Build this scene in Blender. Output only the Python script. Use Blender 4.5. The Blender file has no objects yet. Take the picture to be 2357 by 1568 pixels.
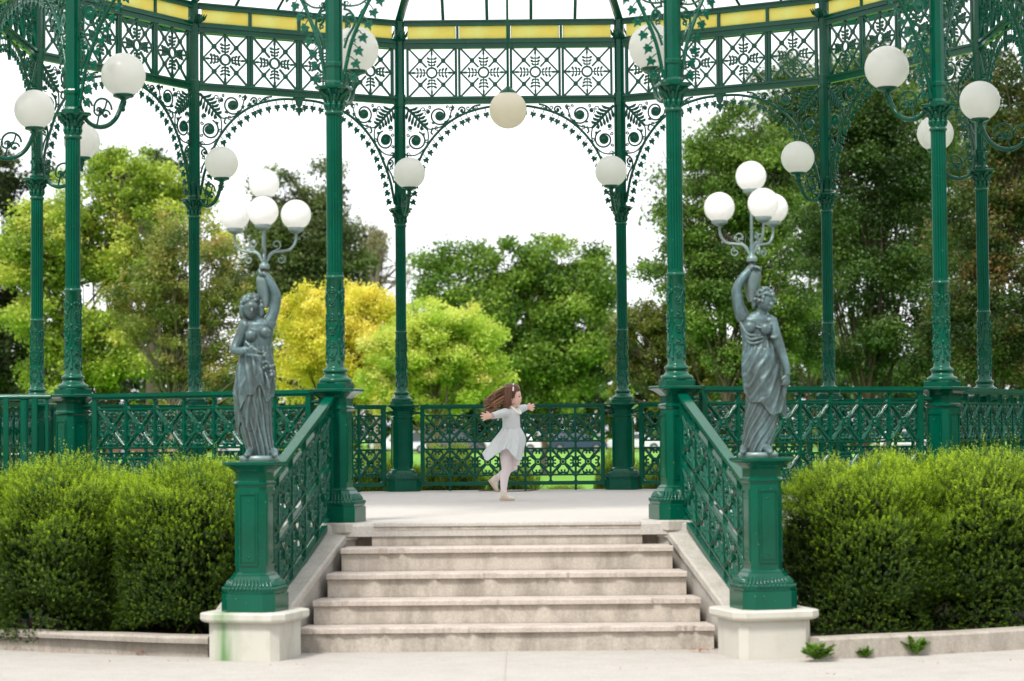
import bpy, math, random
import numpy as np
from mathutils import Vector, Matrix
PI = math.pi
S = bpy.context.scene
C = S.collection
rnd = random.Random(7)
R, G = 4.62, -0.78            # column radius; ground level (floor of the bandstand is z = 0)

# ------------------------------------------------------------------ camera
CD, CT, CYAW, CPIT, CROL, CF, CZ = 20.9148, 0.12041, -0.004629, 0.039972, -0.008626, 5403.54, 0.6038
_cy, _sy, _cp, _sp = math.cos(CYAW), math.sin(CYAW), math.cos(CPIT), math.sin(CPIT)
FW = np.array([_sy*_cp, _cy*_cp, _sp]); RT = np.array([_cy, -_sy, 0.0]); UP = np.cross(RT, FW)
RT, UP = RT*math.cos(CROL)+UP*math.sin(CROL), -RT*math.sin(CROL)+UP*math.cos(CROL)
EYE = np.array([CT, -CD, CZ])
cam = bpy.data.cameras.new('camera'); co = bpy.data.objects.new('camera', cam); C.objects.link(co)
co.matrix_world = Matrix(((RT[0], UP[0], -FW[0], EYE[0]), (RT[1], UP[1], -FW[1], EYE[1]), (RT[2], UP[2], -FW[2], EYE[2]), (0, 0, 0, 1)))
cam.sensor_width = 36; cam.sensor_fit = 'HORIZONTAL'; cam.lens = 36*CF/2357
cam.clip_end = 3000; cam.clip_start = 0.1
cam.dof.use_dof = True; cam.dof.focus_distance = 22.5; cam.dof.aperture_fstop = 2.8
S.camera = co
def at(x, y, Y):
    """point in the plane y = Y seen at pixel (x, y) of a 2357 x 1568 frame"""
    d = FW*CF + RT*(x-1178.5) - UP*(y-784)
    return EYE + d*((Y-EYE[1])/d[1])
def pxm(Y): return CF/(Y+CD)

# ------------------------------------------------------------------ world, sun, exposure
w = bpy.data.worlds.new('World'); S.world = w; w.use_nodes = True
nt = w.node_tree; nt.nodes.clear()
sky = nt.nodes.new('ShaderNodeTexSky'); sky.sky_type = 'NISHITA'; sky.sun_disc = False
sky.sun_elevation = math.radians(52); sky.sun_rotation = math.radians(205); sky.dust_density = 4; sky.air_density = 1.0
mul = nt.nodes.new('ShaderNodeMix'); mul.data_type = 'RGBA'; mul.blend_type = 'MIX'
mul.inputs['Factor'].default_value = 0.86            # high thin overcast over the clear sky
nt.links.new(sky.outputs[0], mul.inputs['A']); mul.inputs['B'].default_value = (11.6, 11.8, 12.1, 1)
bg = nt.nodes.new('ShaderNodeBackground'); bg.inputs['Strength'].default_value = 0.10
wo = nt.nodes.new('ShaderNodeOutputWorld')
nt.links.new(mul.outputs['Result'], bg.inputs['Color']); nt.links.new(bg.outputs[0], wo.inputs['Surface'])
sl = bpy.data.lights.new('sun', 'SUN'); sl.energy = 2.3; sl.angle = math.radians(12); sl.color = (1, .95, .87)
so = bpy.data.objects.new('sun', sl); C.objects.link(so)
so.rotation_euler = (math.radians(38), 0, math.radians(-25))
S.view_settings.view_transform = 'Standard'; S.view_settings.look = 'None'
S.view_settings.exposure = 0.5; S.view_settings.gamma = 1
S.cycles.max_bounces = 7; S.cycles.diffuse_bounces = 4; S.cycles.glossy_bounces = 3
S.cycles.transmission_bounces = 5; S.cycles.transparent_max_bounces = 8
S.cycles.use_denoising = True; S.cycles.caustics_reflective = False; S.cycles.caustics_refractive = False
S.cycles.sample_clamp_indirect = 6

# ------------------------------------------------------------------ materials
def lin(r, g, b):
    f = lambda c: ((c/255+.055)/1.055)**2.4 if c > 10 else c/255/12.92
    return (f(r), f(g), f(b), 1)
class NT:
    def __init__(s, name):
        s.m = bpy.data.materials.new(name); s.m.use_nodes = True; s.t = s.m.node_tree; s.t.nodes.clear()
        s.out = s.n('OutputMaterial')
    def n(s, t, **kw):
        o = s.t.nodes.new('ShaderNode'+t)
        for k, v in kw.items():
            if k in o.inputs: o.inputs[k].default_value = v
            else: setattr(o, k, v)
        return o
    def l(s, a, b): s.t.links.new(a, b)
    def noise(s, scale, detail=6, rough=.6, stretch=None, coord='Object'):
        tc = s.n('TexCoord'); src = tc.outputs[coord]
        if stretch:
            mp = s.n('Mapping'); mp.inputs['Scale'].default_value = stretch; s.l(src, mp.inputs['Vector']); src = mp.outputs[0]
        o = s.n('TexNoise', Scale=scale, Detail=detail, Roughness=rough); s.l(src, o.inputs['Vector'])
        return o.outputs['Fac']
    def ramp(s, fac, stops, interp='LINEAR'):
        r = s.n('ValToRGB'); r.color_ramp.interpolation = interp
        e = r.color_ramp.elements
        while len(e) < len(stops): e.new(.5)
        for i, (p, c) in enumerate(stops):
            e[i].position = p; e[i].color = c if len(c) == 4 else (*c, 1)
        s.l(fac, r.inputs[0]); return r.outputs[0]
    def mix(s, fac, a, b, mode='MIX'):
        o = s.n('Mix', data_type='RGBA', blend_type=mode)
        for v, k in ((fac, 'Factor'), (a, 'A'), (b, 'B')):
            i = o.inputs[k] if k == 'Factor' else [q for q in o.inputs if q.name == k and q.type == 'RGBA'][0]
            if hasattr(v, 'is_linked') or hasattr(v, 'links'): s.l(v, i)
            else: i.default_value = v
        return [q for q in o.outputs if q.type == 'RGBA'][0]
    def bump(s, h, strength=.3, dist=.01):
        b = s.n('Bump', Strength=strength, Distance=dist); s.l(h, b.inputs['Height']); return b.outputs[0]
    def princ(s, col, rough=.5, metal=0, spec=.5, normal=None, coat=0):
        p = s.n('BsdfPrincipled')
        for v, k in ((col, 'Base Color'), (rough, 'Roughness'), (metal, 'Metallic'), (spec, 'Specular IOR Level'), (coat, 'Coat Weight')):
            if hasattr(v, 'links'): s.l(v, p.inputs[k])
            else: p.inputs[k].default_value = v
        if coat: p.inputs['Coat Roughness'].default_value = .12
        if normal is not None: s.l(normal, p.inputs['Normal'])
        return p.outputs[0]
    def done(s, sh): s.l(sh, s.out.inputs['Surface']); return s.m
BW = lambda v: (v, v, v, 1)

def m_paint():
    k = NT('green_paint'); n = k.noise(3, 5); n2 = k.noise(90, 3)
    c = k.ramp(n, [(.3, (.0, .064, .037, 1)), (.7, (.0, .094, .055, 1))])
    chip = k.ramp(k.noise(55, 4), [(.705, BW(0)), (.73, BW(1))])
    c = k.mix(chip, c, (.25, .4, .34, 1))
    dr = k.ramp(k.noise(14, 6, .7, (1, 1, .12)), [(.56, BW(0)), (.74, BW(.5))]); c = k.mix(dr, c, (.01, .075, .062, 1))
    r = k.ramp(n2, [(.3, BW(.1)), (.8, BW(.24))])
    h = k.noise(45, 3)
    return k.done(k.princ(c, r, 0, .34, k.bump(h, .04, .003)))
PAINT = m_paint()
def m_conc(name, a, b, dark, seam=None, stain=.55, bumps=.35):
    k = NT(name); n = k.noise(2.2, 8, .65); f = k.noise(60, 5, .7); v = k.noise(6, 7, .7, (1, 1, .35))
    c = k.mix(n, a, b); 
    st = k.ramp(v, [(.43, BW(0)), (.66, BW(1))]); st2 = k.n('Math', operation='MULTIPLY'); k.l(st, st2.inputs[0]); st2.inputs[1].default_value = stain
    c = k.mix(st2.outputs[0], c, dark)
    sp = k.ramp(f, [(.35, BW(.82)), (.65, BW(1.04))]); c = k.mix(1.0, c, sp, 'MULTIPLY')
    return k.done(k.princ(c, .85, 0, .25, k.bump(f, bumps, .006)))
FLOOR = m_conc('floor_concrete', lin(200, 195, 190), lin(192, 187, 182), lin(176, 169, 162), stain=.35, bumps=.15)
PAVE = m_conc('pavement_concrete', lin(180, 175, 169), lin(188, 183, 177), lin(166, 159, 151), stain=.4, bumps=.2)
STEP = m_conc('step_stone', lin(204, 195, 185), lin(188, 179, 168), lin(120, 112, 101), stain=.55)
TREAD = m_conc('tread_stone', lin(204, 194, 185), lin(192, 181, 172), lin(148, 136, 126), stain=.4)
CHEEK = m_conc('cheek_stone', lin(196, 191, 184), lin(182, 177, 168), lin(146, 140, 128), stain=.45)
KERB = m_conc('kerb_stone', lin(190, 182, 172), lin(172, 164, 154), lin(125, 118, 106), stain=.5)
def m_plinth():
    k = NT('plinth_stone'); n = k.noise(3, 8, .65); f = k.noise(60, 5, .7)
    c = k.mix(n, lin(206, 204, 196), lin(190, 188, 178))
    tc = k.n('TexCoord'); sx = k.n('SeparateXYZ'); k.l(tc.outputs['Object'], sx.inputs[0])
    wob = k.noise(5, 5, .6, (1, 1, .15))
    mr = k.n('MapRange'); k.l(sx.outputs[0], mr.inputs[0]); mr.inputs[1].default_value = -.22; mr.inputs[2].default_value = .02
    bell = k.ramp(mr.outputs[0], [(.1, BW(0)), (.4, BW(1)), (.6, BW(1)), (.95, BW(0))])
    wr = k.ramp(wob, [(.3, BW(.1)), (.52, BW(1))])
    fac = k.mix(1.0, bell, wr, 'MULTIPLY')
    c = k.mix(fac, c, lin(104, 142, 92))
    g = k.ramp(k.noise(7, 6, .7, (1, 1, .4)), [(.5, BW(0)), (.75, BW(.6))]); c = k.mix(g, c, lin(170, 166, 148))
    return k.done(k.princ(c, .85, 0, .2, k.bump(f, .25, .006)))
PLINTH = m_plinth()
def m_plinth2():
    k = NT('plinth_stone_plain'); n = k.noise(3, 8, .65); f = k.noise(60, 5, .7)
    c = k.mix(n, lin(206, 204, 196), lin(190, 186, 176))
    g = k.ramp(k.noise(7, 6, .7, (1, 1, .4)), [(.5, BW(0)), (.75, BW(.5))]); c = k.mix(g, c, lin(178, 172, 155))
    return k.done(k.princ(c, .85, 0, .2, k.bump(f, .25, .006)))
PLINTH2 = m_plinth2()
def m_bronze():
    k = NT('bronze_patina_shaded'); n = k.noise(9, 7, .7, (1, 1, .3)); n2 = k.noise(35, 5, .7)
    c = k.ramp(n, [(.3, lin(58, 56, 54)), (.43, lin(74, 92, 94)), (.58, lin(96, 124, 130)), (.75, lin(134, 162, 168))])
    c = k.mix(k.ramp(n2, [(.4, BW(0)), (.65, BW(.45))]), c, lin(72, 82, 78))
    ge = k.n('NewGeometry'); pt = k.ramp(ge.outputs['Pointiness'], [(.46, BW(1)), (.505, BW(0))])  # crease shade put into the patina colour for contrast
    c = k.mix(pt, c, lin(52, 50, 44)); pt2 = k.ramp(ge.outputs['Pointiness'], [(.51, BW(0)), (.58, BW(.5))]); c = k.mix(pt2, c, lin(168, 188, 184))  # dark creases and lightened ridges painted over the mottled patina
    return k.done(k.princ(c, .38, .35, .5, k.bump(n2, .3, .004)))
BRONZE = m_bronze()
def m_globe(name, top, tr=.55, dirt=0):
    k = NT(name); c = top
    if dirt:
        c = k.mix(k.ramp(k.noise(9, 6, .7, (1, 1, .3)), [(.6, BW(0)), (.85, BW(.5))]), top, lin(190, 170, 140))
    a = k.princ(c, .18, 0, .5); t = k.n('BsdfTranslucent')
    if hasattr(c, 'links'): k.l(c, t.inputs[0])
    else: t.inputs[0].default_value = c
    m = k.n('MixShader'); m.inputs[0].default_value = tr; k.l(a, m.inputs[1]); k.l(t.outputs[0], m.inputs[2])
    return k.done(m.outputs[0])
GLOBE = m_globe('opal_glass', (.995, .98, .97, 1), .52)
GLOBEW = m_globe('white_acrylic', (.97, .965, .955, 1), .45)
GLOBEH = m_globe('aged_opal_glass', lin(248, 240, 228), .5, 1)
def m_trans(name, col, tr, rough=.4, streak=None):
    k = NT(name); c = col
    if streak: c = k.mix(k.ramp(k.noise(*streak[0]), [(.45, BW(0)), (.75, BW(1))]), col, streak[1])
    a = k.princ(c, rough, 0, .4); t = k.n('BsdfTranslucent')
    if hasattr(c, 'links'): k.l(c, t.inputs[0])
    else: t.inputs[0].default_value = c
    m = k.n('MixShader'); m.inputs[0].default_value = tr; k.l(a, m.inputs[1]); k.l(t.outputs[0], m.inputs[2])
    return k.done(m.outputs[0])
AMBER = m_trans('amber_glass', (1.0, .92, .56, 1), 1.0, .3, ((2.2, 4, .6), (1.0, .76, .28, 1)))
SKYGLASS = m_trans('frosted_roof_glass', (.82, .82, .82, 1), .95)
def m_leaf(name, cols, tr=.38, rough=.5, thin=None):
    """leaf colours chosen per leaf by the face attribute v"""
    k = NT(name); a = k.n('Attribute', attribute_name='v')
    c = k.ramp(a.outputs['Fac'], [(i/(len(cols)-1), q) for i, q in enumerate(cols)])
    p = k.princ(c, rough, 0, .35); t = k.n('BsdfTranslucent')
    tc = k.mix(1.0, c, (1.25, 1.25, .7, 1), 'MULTIPLY'); k.l(tc, t.inputs[0])
    m = k.n('MixShader'); m.inputs[0].default_value = tr; k.l(p, m.inputs[1]); k.l(t.outputs[0], m.inputs[2])
    return k.done(m.outputs[0])
def m_simple(name, col, rough=.6, metal=0, spec=.4, nb=None, coat=0):
    k = NT(name); c = col
    nrm = None
    if nb:
        n = k.noise(nb[0], 6, .65); c = k.mix(n, col, nb[1]); nrm = k.bump(n, nb[2] if len(nb) > 2 else .2, .01)
    return k.done(k.princ(c, rough, metal, spec, nrm, coat))
BARK = m_simple('bark', lin(96, 84, 70), .9, nb=(9, lin(62, 54, 46), .5))
BARKP = m_simple('pale_bark', lin(150, 138, 122), .9, nb=(9, lin(96, 86, 76), .5))
SOIL = m_simple('soil', lin(60, 48, 38), .95, nb=(18, lin(32, 26, 20), .8))
GRASS = m_simple('lawn_grass', lin(84, 138, 26), .9, nb=(.9, lin(116, 168, 44), .3))
ASPH = m_simple('asphalt', lin(95, 95, 96), .9, nb=(4, lin(78, 78, 80)))
SKIN = m_simple('skin', lin(238, 200, 184), .5, spec=.35, nb=(20, lin(232, 182, 166), .02))
TIGHTS = m_simple('white_tights', lin(238, 224, 226), .8, spec=.1)
def m_knit():
    k = NT('grey_marl_knit'); n = k.noise(120, 4, .7); n2 = k.noise(9, 4)
    c = k.mix(n, lin(222, 224, 225), lin(190, 194, 197)); c = k.mix(.25, c, k.ramp(n2, [(.3, lin(186, 190, 193)), (.7, lin(226, 228, 229))]))
    return k.done(k.princ(c, .92, 0, .1, k.bump(n, .2, .003)))
KNIT = m_knit()
SHOE = m_simple('cream_canvas', lin(238, 228, 218), .8, nb=(40, lin(212, 196, 180), .1))
SOLE = m_simple('shoe_sole', lin(202, 182, 160), .8)
COLLAR = m_simple('white_collar', lin(244, 240, 232), .8)
HAIR = m_simple('brown_hair', lin(124, 86, 64), .42, nb=(60, lin(78, 50, 38), .3))
HAIRL = m_simple('brown_hair_tips', lin(176, 134, 98), .42, nb=(60, lin(126, 88, 62), .3))
BAND = m_simple('pale_pink_band', lin(250, 226, 222), .5)
DARK = m_simple('dark_eye', lin(48, 34, 30), .4)
LIP = m_simple('lip', lin(206, 120, 112), .5)
TWIG = m_simple('stick', lin(92, 78, 62), .9)

# ------------------------------------------------------------------ mesh builder
class MB:
    def __init__(s): s.v = []; s.f = []; s.m = []; s.sm = []; s.mi = 0; s.smooth = False; s.tf = None
    def add(s, vs, fs, smooth=None):
        o = len(s.v)
        for p in vs:
            p = (float(p[0]), float(p[1]), float(p[2]))
            s.v.append(tuple(s.tf @ Vector(p)) if s.tf else p)
        sm = s.smooth if smooth is None else smooth
        for f in fs: s.f.append([i+o for i in f]); s.m.append(s.mi); s.sm.append(sm)
        return s
    def box(s, x0, x1, y0, y1, z0, z1, smooth=False):
        return s.add([(x0,y0,z0),(x1,y0,z0),(x1,y1,z0),(x0,y1,z0),(x0,y0,z1),(x1,y0,z1),(x1,y1,z1),(x0,y1,z1)],
                     [(0,3,2,1),(4,5,6,7),(0,1,5,4),(1,2,6,5),(2,3,7,6),(3,0,4,7)], smooth)
    def loft(s, rings, cap=True, smooth=None, close=True):
        n = len(rings[0]); vs = [p for r in rings for p in r]; fs = []
        for i in range(len(rings)-1):
            for j in range(n if close else n-1):
                k = (j+1) % n; fs.append((i*n+j, i*n+k, (i+1)*n+k, (i+1)*n+j))
        s.add(vs, fs, smooth)
        if cap and close:
            s.add(rings[0], [tuple(range(n))[::-1]], False); s.add(rings[-1], [tuple(range(n))], False)
        return s
    def lathe(s, prof, n=16, cx=0, cy=0, cap=True, smooth=True, flute=0, nf=20):
        rings = []
        for r, z in prof:
            q = [r*(1-flute*max(0.0, math.cos(nf*2*PI*j/n))) for j in range(n)]
            rings.append([(cx+q[j]*math.cos(2*PI*j/n), cy+q[j]*math.sin(2*PI*j/n), z) for j in range(n)])
        return s.loft(rings, cap, smooth)
    def sect(s, prof, ch=.3, cx=0, cy=0, smooth=False):
        """stack of chamfered squares: (half width, z[, chamfer])"""
        rings = []
        for q in prof:
            h, z = q[0], q[1]; c = q[2] if len(q) > 2 else h*ch
            rings.append([(cx+x, cy+y, z) for x, y in ((h-c,-h),(h,-h+c),(h,h-c),(h-c,h),(-h+c,h),(-h,h-c),(-h,-h+c),(-h+c,-h))])
        return s.loft(rings, True, smooth)
    def tube(s, pts, r, n=6, smooth=True, flat=1.0, cap=True):
        P = [Vector(p) for p in pts]; m = len(P)
        rr = r if hasattr(r, '__len__') else [r]*m
        rings = []; prev = None
        for i in range(m):
            t = (P[min(i+1, m-1)]-P[max(i-1, 0)]).normalized()
            if prev is None:
                a = Vector((0, 1, 0)) if abs(t.y) < .9 else Vector((1, 0, 0)); u = (a-t*a.dot(t)).normalized()
            else: u = (prev-t*prev.dot(t)).normalized()
            prev = u; w_ = t.cross(u)
            rings.append([P[i]+(u*math.cos(2*PI*j/n)*flat+w_*math.sin(2*PI*j/n))*rr[i] for j in range(n)])
        return s.loft(rings, cap, smooth)
    def ball(s, c, r, n=14, m=9, smooth=True):
        rx, ry, rz = r if hasattr(r, '__len__') else (r, r, r)
        rings = [[(c[0]+rx*math.sin(a)*math.cos(2*PI*j/n), c[1]+ry*math.sin(a)*math.sin(2*PI*j/n), c[2]-rz*math.cos(a)) for j in range(n)]
                 for a in [PI*(.02+.96*i/(m-1)) for i in range(m)]]
        return s.loft(rings, True, smooth)
    def poly(s, pts, y0, y1):
        """flat outline in the x,z plane, given thickness along y"""
        n = len(pts); vs = [(x, y0, z) for x, z in pts]+[(x, y1, z) for x, z in pts]
        fs = [tuple(range(n)), tuple(range(n, 2*n))[::-1]]+[(i, i+n, (i+1) % n+n, (i+1) % n) for i in range(n)]
        return s.add(vs, fs, False)
    def strip(s, pts, wd, y0, y1):
        """flat bar following a line in the x,z plane"""
        n = len(pts); ws = wd if hasattr(wd, '__len__') else [wd]*n; L = []; Rr = []
        for i in range(n):
            a, b = pts[max(i-1, 0)], pts[min(i+1, n-1)]; dx, dz = b[0]-a[0], b[1]-a[1]; l = math.hypot(dx, dz) or 1
            nx, nz = -dz/l*ws[i]/2, dx/l*ws[i]/2; x, z = pts[i]
            L.append((x+nx, z+nz)); Rr.append((x-nx, z-nz))
        rings = [[(L[i][0], y0, L[i][1]), (Rr[i][0], y0, Rr[i][1]), (Rr[i][0], y1, Rr[i][1]), (L[i][0], y1, L[i][1])] for i in range(n)]
        return s.loft(rings, True, False)
    def ringf(s, cx, cz, r, wd, y0, y1, n=18):
        ri, ro = r-wd/2, r+wd/2
        rings = [[(cx+q*math.cos(2*PI*i/n), y, cz+q*math.sin(2*PI*i/n)) for q, y in ((ri, y0), (ro, y0), (ro, y1), (ri, y1))] for i in range(n)]
        rings.append(rings[0]); return s.loft(rings, False, False)
    def disc(s, cx, cz, r, y0, y1, n=14):
        return s.poly([(cx+r*math.cos(2*PI*i/n), cz+r*math.sin(2*PI*i/n)) for i in range(n)], y0, y1)
    def data(s, name, mats):
        me = bpy.data.meshes.new(name); me.from_pydata(s.v, [], s.f)
        for m in (mats if isinstance(mats, (list, tuple)) else [mats]): me.materials.append(m)
        me.polygons.foreach_set('material_index', s.m); me.polygons.foreach_set('use_smooth', s.sm); me.update()
        return me
    def build(s, name, mats, parent=None, loc=(0,0,0), rz=0):
        o = bpy.data.objects.new(name, s.data(name, mats)); C.objects.link(o)
        o.location = loc; o.rotation_euler = (0, 0, rz)
        if parent: o.parent = parent
        return o
def tag(o, label=None, cat=None, group=None, kind=None):
    if label: o['label'] = label
    if cat: o['category'] = cat
    if group: o['group'] = group
    if kind: o['kind'] = kind
    return o
def empty(name, loc=(0,0,0), rz=0, parent=None):
    o = bpy.data.objects.new(name, None); C.objects.link(o); o.location = loc; o.rotation_euler = (0, 0, rz)
    o.empty_display_size = .1
    if parent: o.parent = parent
    return o
def dup(o, loc=None, rz=None, parent=None, label=None):
    c = o.copy(); C.objects.link(c)
    if parent is not None: c.parent = parent
    if loc is not None: c.location = loc
    if rz is not None: c.rotation_euler = (0, 0, rz)
    if label: c['label'] = label
    for ch in [q for q in o.children]: dup(ch, parent=c)
    return c
def bez(p, n=14):
    """smooth curve through 2-D or 3-D points (Catmull-Rom)"""
    P = [np.array(q, float) for q in p]; P = [2*P[0]-P[1]]+P+[2*P[-1]-P[-2]]; out = []
    for i in range(1, len(P)-2):
        a, b, c, d = P[i-1:i+3]
        for j in range(n):
            t = j/n; out.append(.5*((2*b)+(-a+c)*t+(2*a-5*b+4*c-d)*t*t+(-a+3*b-3*c+d)*t**3))
    out.append(P[-2]); return [tuple(float(x) for x in q) for q in out]
def spiral(cx, cz, r0, r1, a0, turns, n=26):
    return [(cx+(r0+(r1-r0)*i/n)*math.cos(a0+2*PI*turns*i/n), cz+(r0+(r1-r0)*i/n)*math.sin(a0+2*PI*turns*i/n)) for i in range(n+1)]
def pol(r, a): return (r*math.sin(a), -r*math.cos(a))

# ================================================================== GROUND
def sheet(name, pts, z, mat, th=None):
    b = MB(); n = len(pts); b.add([(x, y, z) for x, y in pts], [tuple(range(n))])
    return tag(b.build(name, mat), kind='structure')
sheet('lawn', [(-900,-200),(900,-200),(900,1500),(-900,1500)], G-.02, GRASS)
circ = lambda r, n=72, a0=0, a1=2*PI: [pol(r, a0+(a1-a0)*i/n) for i in range(n+(0 if a1-a0 >= 2*PI-.01 else 1))]
pv = MB(); pv.add([(x, y, G) for x, y in circ(11.5)], [tuple(range(72))])
pv.add([(x, y, G-.004) for x, y in ((-14,-40),(14,-40),(14,-6),(-14,-6))], [(0,1,2,3)])
for a, r0, r1 in ((0, 6.7, 11), (math.radians(38), 6.9, 11), (-math.radians(38), 6.9, 11)):
    (x0, y0), (x1, y1) = pol(r0, a), pol(r1, a); px, py = math.cos(a)*.004, math.sin(a)*.004
tag(pv.build('pavement', PAVE), kind='structure')
jm = MB(); JNT = m_simple('joint', lin(176, 166, 156), .9)
for a, r0, r1 in ((0, 5.86, 11.4), (math.radians(40), 7, 11.4), (-math.radians(40), 7, 11.4)):
    (x0, y0), (x1, y1) = pol(r0, a), pol(r1, a); px, py = math.cos(a)*.003, math.sin(a)*.003
    jm.add([(x0-px, y0-py, G+.004), (x0+px, y0+py, G+.004), (x1+px, y1+py, G+.004), (x1-px, y1-py, G+.004)], [(0,1,2,3)])
jr = circ(7.9, 72, -.9, .9)
for i in range(len(jr)-1):
    a, b = Vector(jr[i]), Vector(jr[i+1]); k = .9993
    jm.add([(a.x,a.y,G+.004),(b.x,b.y,G+.004),(b.x*k,b.y*k,G+.004),(a.x*k,a.y*k,G+.004)], [(0,1,2,3)])
tag(jm.build('pavement_joint', JNT), kind='structure')
sheet('street', [(-300,156),(300,156),(300,168),(-300,168)], G-.012, ASPH)

# kerb rings and the planting bed between kerb and bandstand
def kerb(a0, a1, r0, r1, label, n):
    b = MB(); rings = []
    for i in range(n+1):
        t = i/n; a = a0+(a1-a0)*t; r = r0+(r1-r0)*t; j = rnd.uniform(-.004, .004)
        rings.append([(*pol(q, a), z+j) for q, z in ((r, G-.03), (r, G+.115), (r-.012, G+.13), (r-.15, G+.13), (r-.16, G+.115), (r-.16, G-.03))])
    b.loft(rings, True, False); o = b.build('kerb', KERB); tag(o, label, 'kerb', 'low kerbs round the planting bed'); return o
kerb(-math.radians(17.2), -math.radians(120), 6.36, 6.48, 'low weathered concrete kerb in front of the hedge left of the steps', 34)
kerb(math.radians(16.2), math.radians(120), 6.84, 6.86, 'low concrete kerb with weeds at its foot right of the steps', 34)
bed = MB(); n = 60
for k in range(n):
    a, b_ = math.radians(14.5+345.5*k/n-.0), math.radians(14.5+331*(k+1)/n)
b1 = circ(6.42, 60, math.radians(15.5), math.radians(344.5)); b0 = circ(4.6, 60, math.radians(15.5), math.radians(344.5))
vs = [(x, y, G+.08+.03*rnd.random()) for x, y in b1]+[(x, y, G+.09) for x, y in b0]; m = len(b1)
bed.add(vs, [(i, i+1, m+i+1, m+i) for i in range(m-1)]); tag(bed.build('planting_soil', SOIL), kind='structure')

# ================================================================== PLATFORM AND STEPS
def ngon(ap, z): 
    r = ap/math.cos(PI/12); return [(*pol(r, PI/12+i*PI/6), z) for i in range(12)]
base = MB()
base.loft([ngon(4.60, G-.02), ngon(4.60, -.10)], True, False)
base.mi = 1
base.loft([ngon(4.66, -.098), ngon(4.735, -.09), ngon(4.735, -.02), ngon(4.725, -.005), ngon(4.70, 0)], True, False)
plat = tag(base.build('platform', [STEP, FLOOR]), 'raised twelve sided concrete platform that carries the green bandstand', 'platform')

st = empty('staircase', (0, -4.75, 0)); tag(st, 'five worn concrete steps with chipped nosings up to the bandstand', 'steps')
H, T, N0 = .156, .28, .03
def chipped(y0, k, hw0, hw1):
    """tread slab whose front edge is broken away here and there"""
    b = MB(); n = 150; top = []; q = random.Random(k*17+3)
    chips = [(q.uniform(-.95, .95)*hw0, q.uniform(.015, .07), q.uniform(.006, .02)) for _ in range([0,7,12,10,20][k])]
    rings = []
    z = -k*H
    for i in range(n+1):
        t = i/n; x = -hw0+2*hw0*t; d = 0; e = 0
        for cx, cw, cd in chips:
            u = abs(x-cx)/cw
            if u < 1: d = max(d, cd*(1-u*u)*(.4+.9*q.random()))
        d += .002*q.random(); xb = x*hw1/hw0
        rings.append([(xb, y0+T+.02, z), (x, y0+.006+d*.6, z-d*.15), (x, y0+d, z-.008-d*.3), (x, y0+d*1.1, z-N0-.005), (x, y0+.035, z-N0-.008-d*.3), (xb, y0+T+.02, z-N0-.008)])
    b.loft(rings, True, False); return b
for k in (1, 2, 3, 4):
    hw = (1.118, 1.19, 1.258, 1.325)[k-1]
    p = MB(); yb = -(k-1)*T+.03           # riser face above this tread stands at yb (local y)
    yf = -k*T
    p.box(-hw, hw, yf+.03, .3, -(k+1)*H+(-.02 if k == 4 else .0), -k*H-N0-.009)
    step = p.build('step', STEP, st)
    b = chipped(yf, k, hw+.004, hw-.03); b.build('tread', TREAD, step)
p = MB(); p.box(-.93, .93, .03, .3, -H+.0, -.045); p.box(-.915, .915, .012, .3, -.047, -.012)
p.build('step', STEP, st)
nos = MB(); nos.sm = []; b = MB()
q = random.Random(5); rings = []
for i in range(91):
    x = -.915+1.83*i/90; d = .003*q.random()
    rings.append([(x, .3, .004), (x, .004+d, .004), (x, d, -.004), (x, d, -.022), (x, .03, -.024), (x, .3, -.024)])
b.loft(rings, True, False); b.build('tread', FLOOR, st)

def cheek(sg):
    """sloped coping and wall at the side of the steps"""
    b = MB(); top0, top1 = -.067, -.492
    A, B = (1.125, -4.72), (1.40, -5.93)
    ux, uy = B[0]-A[0], B[1]-A[1]; l = math.hypot(ux, uy); ux /= l; uy /= l; nx, ny = -uy, ux   # outward normal
    def ringz(px, py, zt, zb, w0=0, w1=.5):
        return [(sg*(px+nx*w0), py+ny*w0, zb), (sg*(px+nx*w0), py+ny*w0, zt), (sg*(px+nx*w1), py+ny*w1, zt), (sg*(px+nx*w1), py+ny*w1, zb)]
    b.loft([ringz(A[0], A[1]+.2, top0+.015, G-.02), ringz(A[0], A[1], top0-.05, G-.02), ringz(B[0], B[1], top1-.05, G-.02)], True, False)
    o = b.build('cheek_wall', CHEEK, st); o.location = (0, 4.75, 0)
    c = MB(); rings = []
    for t in [i/24 for i in range(25)]:
        px, py = A[0]+(B[0]-A[0])*t, A[1]+(B[1]-A[1])*t; zt = top0+(top1-top0)*t; j = rnd.uniform(-.002, .002)
        rings.append([(sg*(px+nx*w_), py+ny*w_, zt+z_+j) for w_, z_ in ((-.022, -.055), (-.022, -.012), (-.01, 0), (.47, 0), (.48, -.05))])
    c.loft(rings, True, False); oc = c.build('coping', CHEEK, st); oc.location = (0, 4.75, 0)
cheek(-1); cheek(1)
# corner blocks below the two front columns
for sg in (-1, 1):
    a = sg*PI/12; x, y = pol(R+.03, a)
    b = MB(); b.tf = Matrix.Translation((x, y+4.75, 0)) @ Matrix.Rotation(a, 4, 'Z')
    b.sect([(.225, -.068), (.235, -.06), (.235, -.004), (.228, .003)], .32)
    b.sect([(.213, -.112), (.213, -.069)], .3); b.sect([(.195, -.17), (.195, -.113)], .3)
    b.build('corner_block', CHEEK, st)

# ================================================================== BANDSTAND
bs = empty('bandstand', (0, 0, 0)); tag(bs, 'green cast iron twelve sided bandstand with filigree frieze and glass roof', 'bandstand')

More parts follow.
